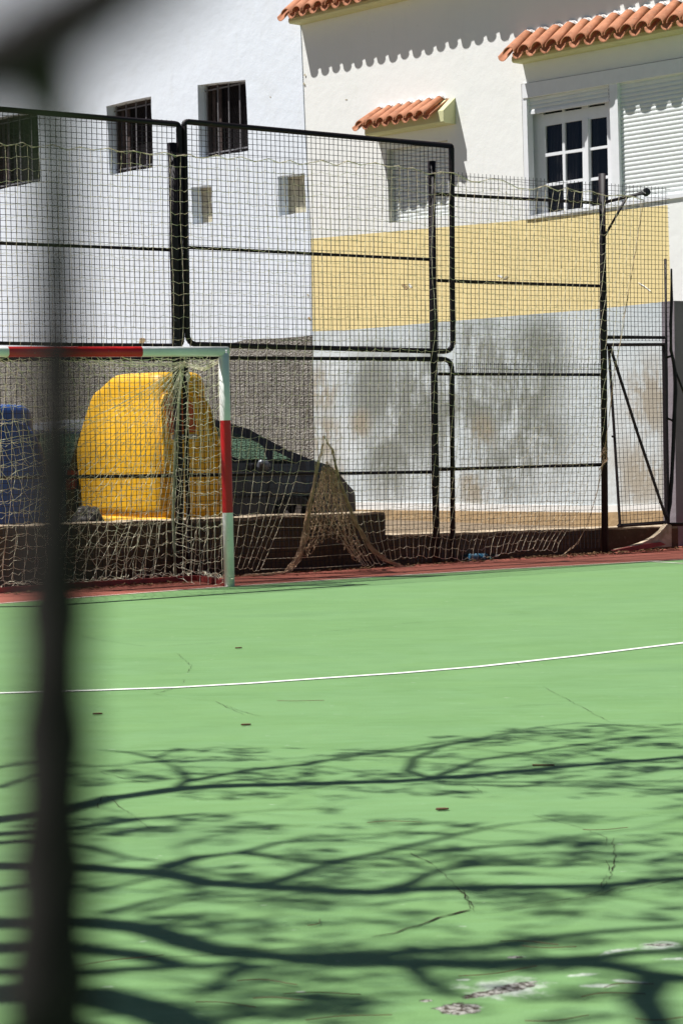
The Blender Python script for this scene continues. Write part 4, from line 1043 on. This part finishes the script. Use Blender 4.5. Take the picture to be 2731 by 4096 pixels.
# ------------------------------------------------------------------ litter
def bottle(px, label, ang, t=.25):
    c_ = gnd(*px); root = thing('plastic_bottle', label, 'bottle', Vector((c_.x, c_.y, 0)), 'crushed bottles at the foot of the fence')
    ax = Vector((math.cos(ang), math.sin(ang), .05)).normalized(); bm = bmesh.new(); n = 12
    tube(bm, [Vector((c_.x, c_.y, .045))+ax*a for a in (-.13, -.12, -.04, 0, .05, .10, .13, .15)], [.02, .036, .038, .030, .036, .034, .018, .013], n)
    for v in bm.verts: v.co += Vector((random.uniform(-.006, .006), random.uniform(-.006, .006), random.uniform(-.007, .007)))
    b = obj('body', bm, M['bottle'], root, True)
    bm = bmesh.new(); tube(bm, [Vector((c_.x, c_.y, .045))+ax*a for a in (-.03, .0, .04)], [.0385, .032, .0375], n); obj('label_sleeve', bm, M['bottle_label'], root, True)
    bm = bmesh.new(); tube(bm, [Vector((c_.x, c_.y, .045))+ax*a for a in (.148, .168)], .0155, 10); obj('cap', bm, M['mirror'], root)
bottle((836, 2298), 'crushed blue plastic bottle lying behind the goal net near the post', .9)
bottle((1890, 2246), 'pale blue plastic bottle lying at the foot of the ball net', .45)
bottle((1925, 2244), 'second clear blue bottle lying against the other under the ball net', -.3)
bm = bmesh.new()
for i in range(1300):
    if i < 700: s = random.uniform(-1.7, 5.9); t = .02+abs(random.gauss(0, .10))
    elif i < 1000: s = random.uniform(4.2, 6.4); t = abs(random.gauss(.1, .12))
    else: s = random.uniform(-1.8, -.0); t = random.uniform(.1, .5)
    q = F(s, 0, t); a = random.uniform(0, 6.28); r_ = random.uniform(.006, .02); h = random.uniform(.002, .018)
    vs = [(q.x+r_*math.cos(a)*1.6, q.y+r_*math.sin(a)*1.6, h), (q.x+r_*math.cos(a+1.9), q.y+r_*math.sin(a+1.9), h+random.uniform(0, .012)), (q.x-r_*math.cos(a)*1.6, q.y-r_*math.sin(a)*1.6, h*.6), (q.x+r_*math.cos(a-1.9), q.y+r_*math.sin(a-1.9), h)]
    face(bm, vs)
tag(obj('leaf_debris', bm, M['leaf'], loc=F(2, 0, .1)), 'dry leaves and debris gathered along the foot of the fence', 'debris', kind='stuff')
bm = bmesh.new()
nd = [(1470, 3848, .20, .05), (780, 3930, .0, 0)]
needles = [(520,2312,-.3,.10),(1145,2237,.2,.14),(800,2342,.1,.13),(615,2261,.0,.10),(740,2288,.05,.12),(725,2124,.8,.05),(270,2212,.4,.16),(1215,2170,-.1,.10),(1280,2346,.1,.10),(1260,2180,-.2,.09),(905,1892,.1,.12),(1390,1908,0,.10),(690,1612,.0,.15),(1520,2345,.2,.08),(1440,2268,.1,.08),(1405,2290,.0,.10),(640,2300,-.1,.08)]
proto = None
for i, (x, y, a, L_) in enumerate(needles):
    q = GD(x, y)
    if proto is None:
        bm2 = bmesh.new(); n_ = 9; tube(bm2, [Vector(((u/n_-.5)*.13*1.6, .012*math.sin(u/n_*4.2), .004)) for u in range(n_+1)], .0011, 4)
        proto = obj('pine_needle', bm2, M['needle'], None, local=True); o = proto
    else: o = proto.copy(); sc.collection.objects.link(o)
    o.location = (q.x, q.y, .003); o.rotation_euler = (0, 0, a+random.uniform(-.3, .3)); o.scale = (L_/.13, random.choice((-1.2, 1.0, 1.6)), 1)
    tag(o, 'thin curved dry pine needle lying on the green court', 'pine needle', 'dry pine needles scattered on the court')
bm.free()
for (x, y, a, nm, lb) in ((565, 1667, .1, 'bark_chip', 'brown chip of bark lying mid court nearest the white arc'), (548, 1490, .3, 'bark_chip', 'small dark bark chip lying between the arc and the goal'), (1247, 1761, -.05, 'twig', 'short straight brown twig lying beside the upper branch shadow'), (225, 1642, .1, 'bark_chip', 'reddish bark chip beside the blurred stem'), (1015, 1862, 0, 'bark_chip', 'pale reddish flake lying between the branch shadows')):
    q = GD(x, y); bm = bmesh.new(); u = Vector((math.cos(a), math.sin(a), 0)); v = Vector((-u.y, u.x, 0)); L_ = .024 if nm == 'bark_chip' else .045
    prism(bm, [q+u*L_+v*.004, q+u*L_*.3+v*.011, q-u*L_*.8+v*.007, q-u*L_-v*.006, q-u*.01-v*.010, q+u*L_*.8-v*.005] if nm == 'bark_chip' else [q+u*L_+v*.005, q-u*L_+v*.006, q-u*L_-v*.004, q+u*L_-v*.004], UP*.006)
    for v_ in bm.verts: v_.co.z += .004
    tag(obj(nm, bm, M['needle'], loc=Vector((q.x, q.y, 0))), lb, 'bark chip' if nm == 'bark_chip' else 'twig')
# ------------------------------------------------------------------ tree beside the court, out of frame, whose boughs shade the ground
k_off = 1/math.tan(SUN_EL)
def lift(q, h): return Vector((q.x, q.y, 0)) - LD*(h/(-LD.z)) + Vector((0, 0, 0))
tree = thing('tree', 'bare dark limbed tree standing left of the court', 'tree', Vector((-8.6, 6.4, 0)))
limbs = [
 (3.7, .055, .022, [(-60,1895),(0,1882),(130,1866),(260,1832),(400,1814),(480,1806),(700,1800),(900,1795),(985,1789),(1150,1775),(1300,1760),(1568,1738),(1750,1722)]),
 (3.7, .020, .006, [(400,1816),(432,1790),(405,1760),(350,1738)]), (3.7, .014, .004, [(365,1742),(300,1728),(230,1722)]), (3.7, .012, .004, [(360,1740),(400,1722),(450,1722)]),
 (3.8, .022, .006, [(425,1795),(560,1770),(700,1755),(830,1732),(960,1722),(1080,1700),(1160,1690)]), (3.8, .012, .004, [(700,1758),(780,1740),(900,1722),(1000,1705),(1100,1690)]),
 (3.8, .020, .006, [(990,1789),(935,1770),(950,1742),(1010,1715),(1080,1700),(1230,1670),(1330,1660)]), (3.8, .020, .006, [(985,1789),(1060,1762),(1100,1745),(1200,1730),(1400,1700),(1568,1690),(1700,1680)]),
 (3.9, .014, .005, [(1000,1795),(1200,1796),(1568,1792)]), (3.8, .010, .006, [(1000,1800),(1300,1806),(1568,1806)]),
 (4.3, .055, .022, [(-80,1988),(0,1988),(200,1993),(370,2003),(480,2028),(650,2040),(860,2050),(1000,2040),(1200,2038),(1400,2033),(1568,2018),(1750,2005)]),
 (4.3, .035, .008, [(380,1990),(450,1968),(560,1958),(720,1982),(850,1965),(950,1940),(1100,1905),(1180,1892)]), (4.4, .026, .006, [(620,2030),(700,2000),(790,1975),(900,1970),(1000,2000),(1100,1978),(1220,1960)]),
 (4.3, .030, .006, [(850,2052),(940,2030),(1010,2000),(1100,1985),(1300,1990),(1420,1975)]), (4.2, .018, .005, [(560,1958),(640,1935),(760,1930),(860,1935)]), (4.4, .020, .005, [(1000,1955),(1100,1945),(1250,1935),(1330,1920),(1390,1945)]),
 (5.0, .055, .030, [(-80,2118),(0,2120),(200,2120),(330,2130),(420,2162),(520,2190),(700,2203),(900,2212),(1100,2214),(1250,2208),(1400,2216),(1500,2238),(1620,2250)]),
 (5.0, .030, .012, [(690,2198),(900,2190),(1100,2175),(1250,2155),(1400,2138),(1568,2126),(1700,2115)]), (5.0, .032, .012, [(1180,2212),(1350,2203),(1450,2190),(1568,2178),(1700,2168)]),
 (5.0, .024, .012, [(950,2222),(990,2260),(1050,2290)]), (4.9, .030, .014, [(-60,2232),(200,2232),(400,2222),(560,2210)]), (4.9, .022, .010, [(560,2215),(500,2262),(440,2290)]),
 (5.1, .038, .030, [(1500,2238),(1480,2300),(1520,2370),(1540,2460)]), (4.9, .028, .02, [(-60,2300),(150,2290),(330,2310),(450,2370),(520,2450)]),
 (4.6, .022, .006, [(240,2100),(340,2072),(450,2050),(560,2045)]), (4.6, .018, .006, [(330,2095),(420,2068),(520,2070),(650,2066)]), (4.5, .016, .005, [(860,2080),(905,2070),(960,2065)]),
 (4.2, .022, .006, [(-40,1770),(0,1762),(60,1752),(110,1748),(190,1758)]), (4.2, .020, .006, [(0,1810),(80,1780),(170,1760)]), (4.5, .04, .012, [(-60,1940),(60,1930),(200,1945),(300,1970)]),
 (5.0, .07, .05, [(-80,2290),(60,2275),(220,2285),(380,2330),(520,2400)]), (5.0, .05, .03, [(-60,2180),(120,2172),(300,2190),(420,2215)]), (4.8, .05, .03, [(-60,2380),(150,2350),(330,2380)]), (4.4, .04, .012, [(-60,1920),(150,1905),(330,1880),(470,1868)]), (4.6, .028, .012, [(-60,2050),(100,2030),(250,2040),(380,2010)])]
bm = bmesh.new(); fol = bmesh.new()
def clump(q, n, rad, size):
    for _ in range(n):
        c_ = q + Vector((random.gauss(0, rad), random.gauss(0, rad*.6), random.gauss(0, rad*.5))); a = Vector((random.uniform(-1, 1), random.uniform(-.5, .5), random.uniform(-.6, .6))).normalized(); b = a.cross(Vector((random.uniform(-1, 1), random.uniform(-1, 1), 1))).normalized()
        s_ = size*random.uniform(.5, 1.4); fol.faces.new([fol.verts.new(c_+a*s_*1.6), fol.verts.new(c_+b*s_*.4), fol.verts.new(c_-a*s_*1.6), fol.verts.new(c_-b*s_*.4)])
def twig(q, d_, L_, r_, h, depth):
    pts = [q]; n_ = 5; dd_ = d_.copy()
    for i in range(n_): dd_ = (dd_ + Vector((random.uniform(-.25, .25), random.uniform(-.35, .35), random.uniform(-.15, .12)))).normalized(); pts.append(pts[-1]+dd_*L_/n_)
    tube(bm, pts, [lerp(r_, .003, i/n_) for i in range(n_+1)], 4, False)
    if depth > 0:
        for _ in range(4): i = random.randint(1, n_); twig(pts[i], (dd_+Vector((random.uniform(-.6, .6), random.uniform(-.7, .7), random.uniform(-.3, .3)))).normalized(), L_*.55, r_*.5, h, depth-1)
    else:
        if random.random() < .75: clump(pts[-1], random.randint(5, 12), .055, .030)
for li, (h, r_a, r_b, pts) in enumerate(limbs):
    h *= 1.38
    Q = [lift(GD(x, min(y, 2600)), h + .25*math.sin(x*.004+li)) for x, y in pts]; Q = resample(Q, .15)
    Q = [q + Vector((0, random.uniform(-.008, .008), random.uniform(-.01, .01))) for q in Q]
    gk = 1.5 if h >= 6.6 else 1.25; rs = [gk*lerp(r_a, r_b, (i/(len(Q)-1))**.8) for i in range(len(Q))]
    if r_a >= .05:
        tr = Vector((-8.6, 6.4, h-.55)); Q = [tr, lerp(tr, Q[0], .5)+Vector((0, 0, .12))] + Q; rs = [.09, .07] + rs
    tube(bm, Q, rs, 7)
    for q in Q[3 if r_a >= .05 else 1:]:
        sx = q.x
        pr_ = .8 if r_a < .05 else .55
        # leave the sunny gaps between the boughs open
        if random.random() < pr_: twig(q, Vector((random.uniform(.5, 1), random.uniform(-.55, .55), random.uniform(-.1, .2))).normalized(), random.uniform(.25, .7), .006, h, 1)
obj('boughs', bm, M['bark'], tree, True); obj('needle_tufts', fol, M['foliage'], tree)
bm = bmesh.new(); tube(bm, [Vector((-8.75, 6.4, -.02)), Vector((-8.7, 6.4, .6)), Vector((-8.63, 6.42, 2.6)), Vector((-8.6, 6.4, 4.8)), Vector((-8.58, 6.4, 6.6)), Vector((-8.4, 6.3, 8.4))], [.28, .21, .19, .17, .13, .06], 12); obj('trunk', bm, M['bark'], tree, True)
# ------------------------------------------------------------------ out-of-focus stem and branch right in front of the camera
YS = .27
def NR(x, y, yy=YS): d = ray(x*K, y*K); return CAM + d*(yy/d.y)
ppm = FPX/YS
def rad(wD): return wD*K/ppm/2
st_pts = [(112, 2500, 280, .27), (115, 2250, 255, .27), (119, 2000, 232, .27), (123, 1700, 208, .27), (126, 1400, 188, .27), (128, 1100, 168, .27), (130, 850, 142, .27), (132, 600, 122, .27), (132, 450, 118, .26), (128, 320, 126, .245), (112, 215, 155, .21), (85, 120, 195, .16)]
bm = bmesh.new(); tube(bm, [NR(x, y, yy) for x, y, w_, yy in st_pts], [rad(w_)*yy/YS for x, y, w_, yy in st_pts], 14)
tube(bm, [NR(120, 2500), NR(122, 2900, YS), Vector((-.05, YS+.01, .6)), Vector((-.05, YS+.03, 0))], [rad(190), rad(200), .009, .012], 14)
root = obj('bare_sapling', bm, M['blackbark'], None, True, loc=Vector((-.05, YS+.03, 0)))
tag(root, 'dark thin stem blurred right in front of the lens at the left', 'sapling')
lb_ = [(-420, 330, 240), (-160, 225, 260), (0, 140, 285), (75, 100, 300), (150, 50, 290), (240, 0, 270), (340, -70, 240), (470, -150, 200)]
bm = bmesh.new(); tube(bm, [NR(x, y, .15) for x, y, w_ in lb_], [rad(w_)*.15/YS for *_, w_ in lb_], 14); obj('branch', bm, M['blackbark'], root, True)
bpy.context.view_layer.update()
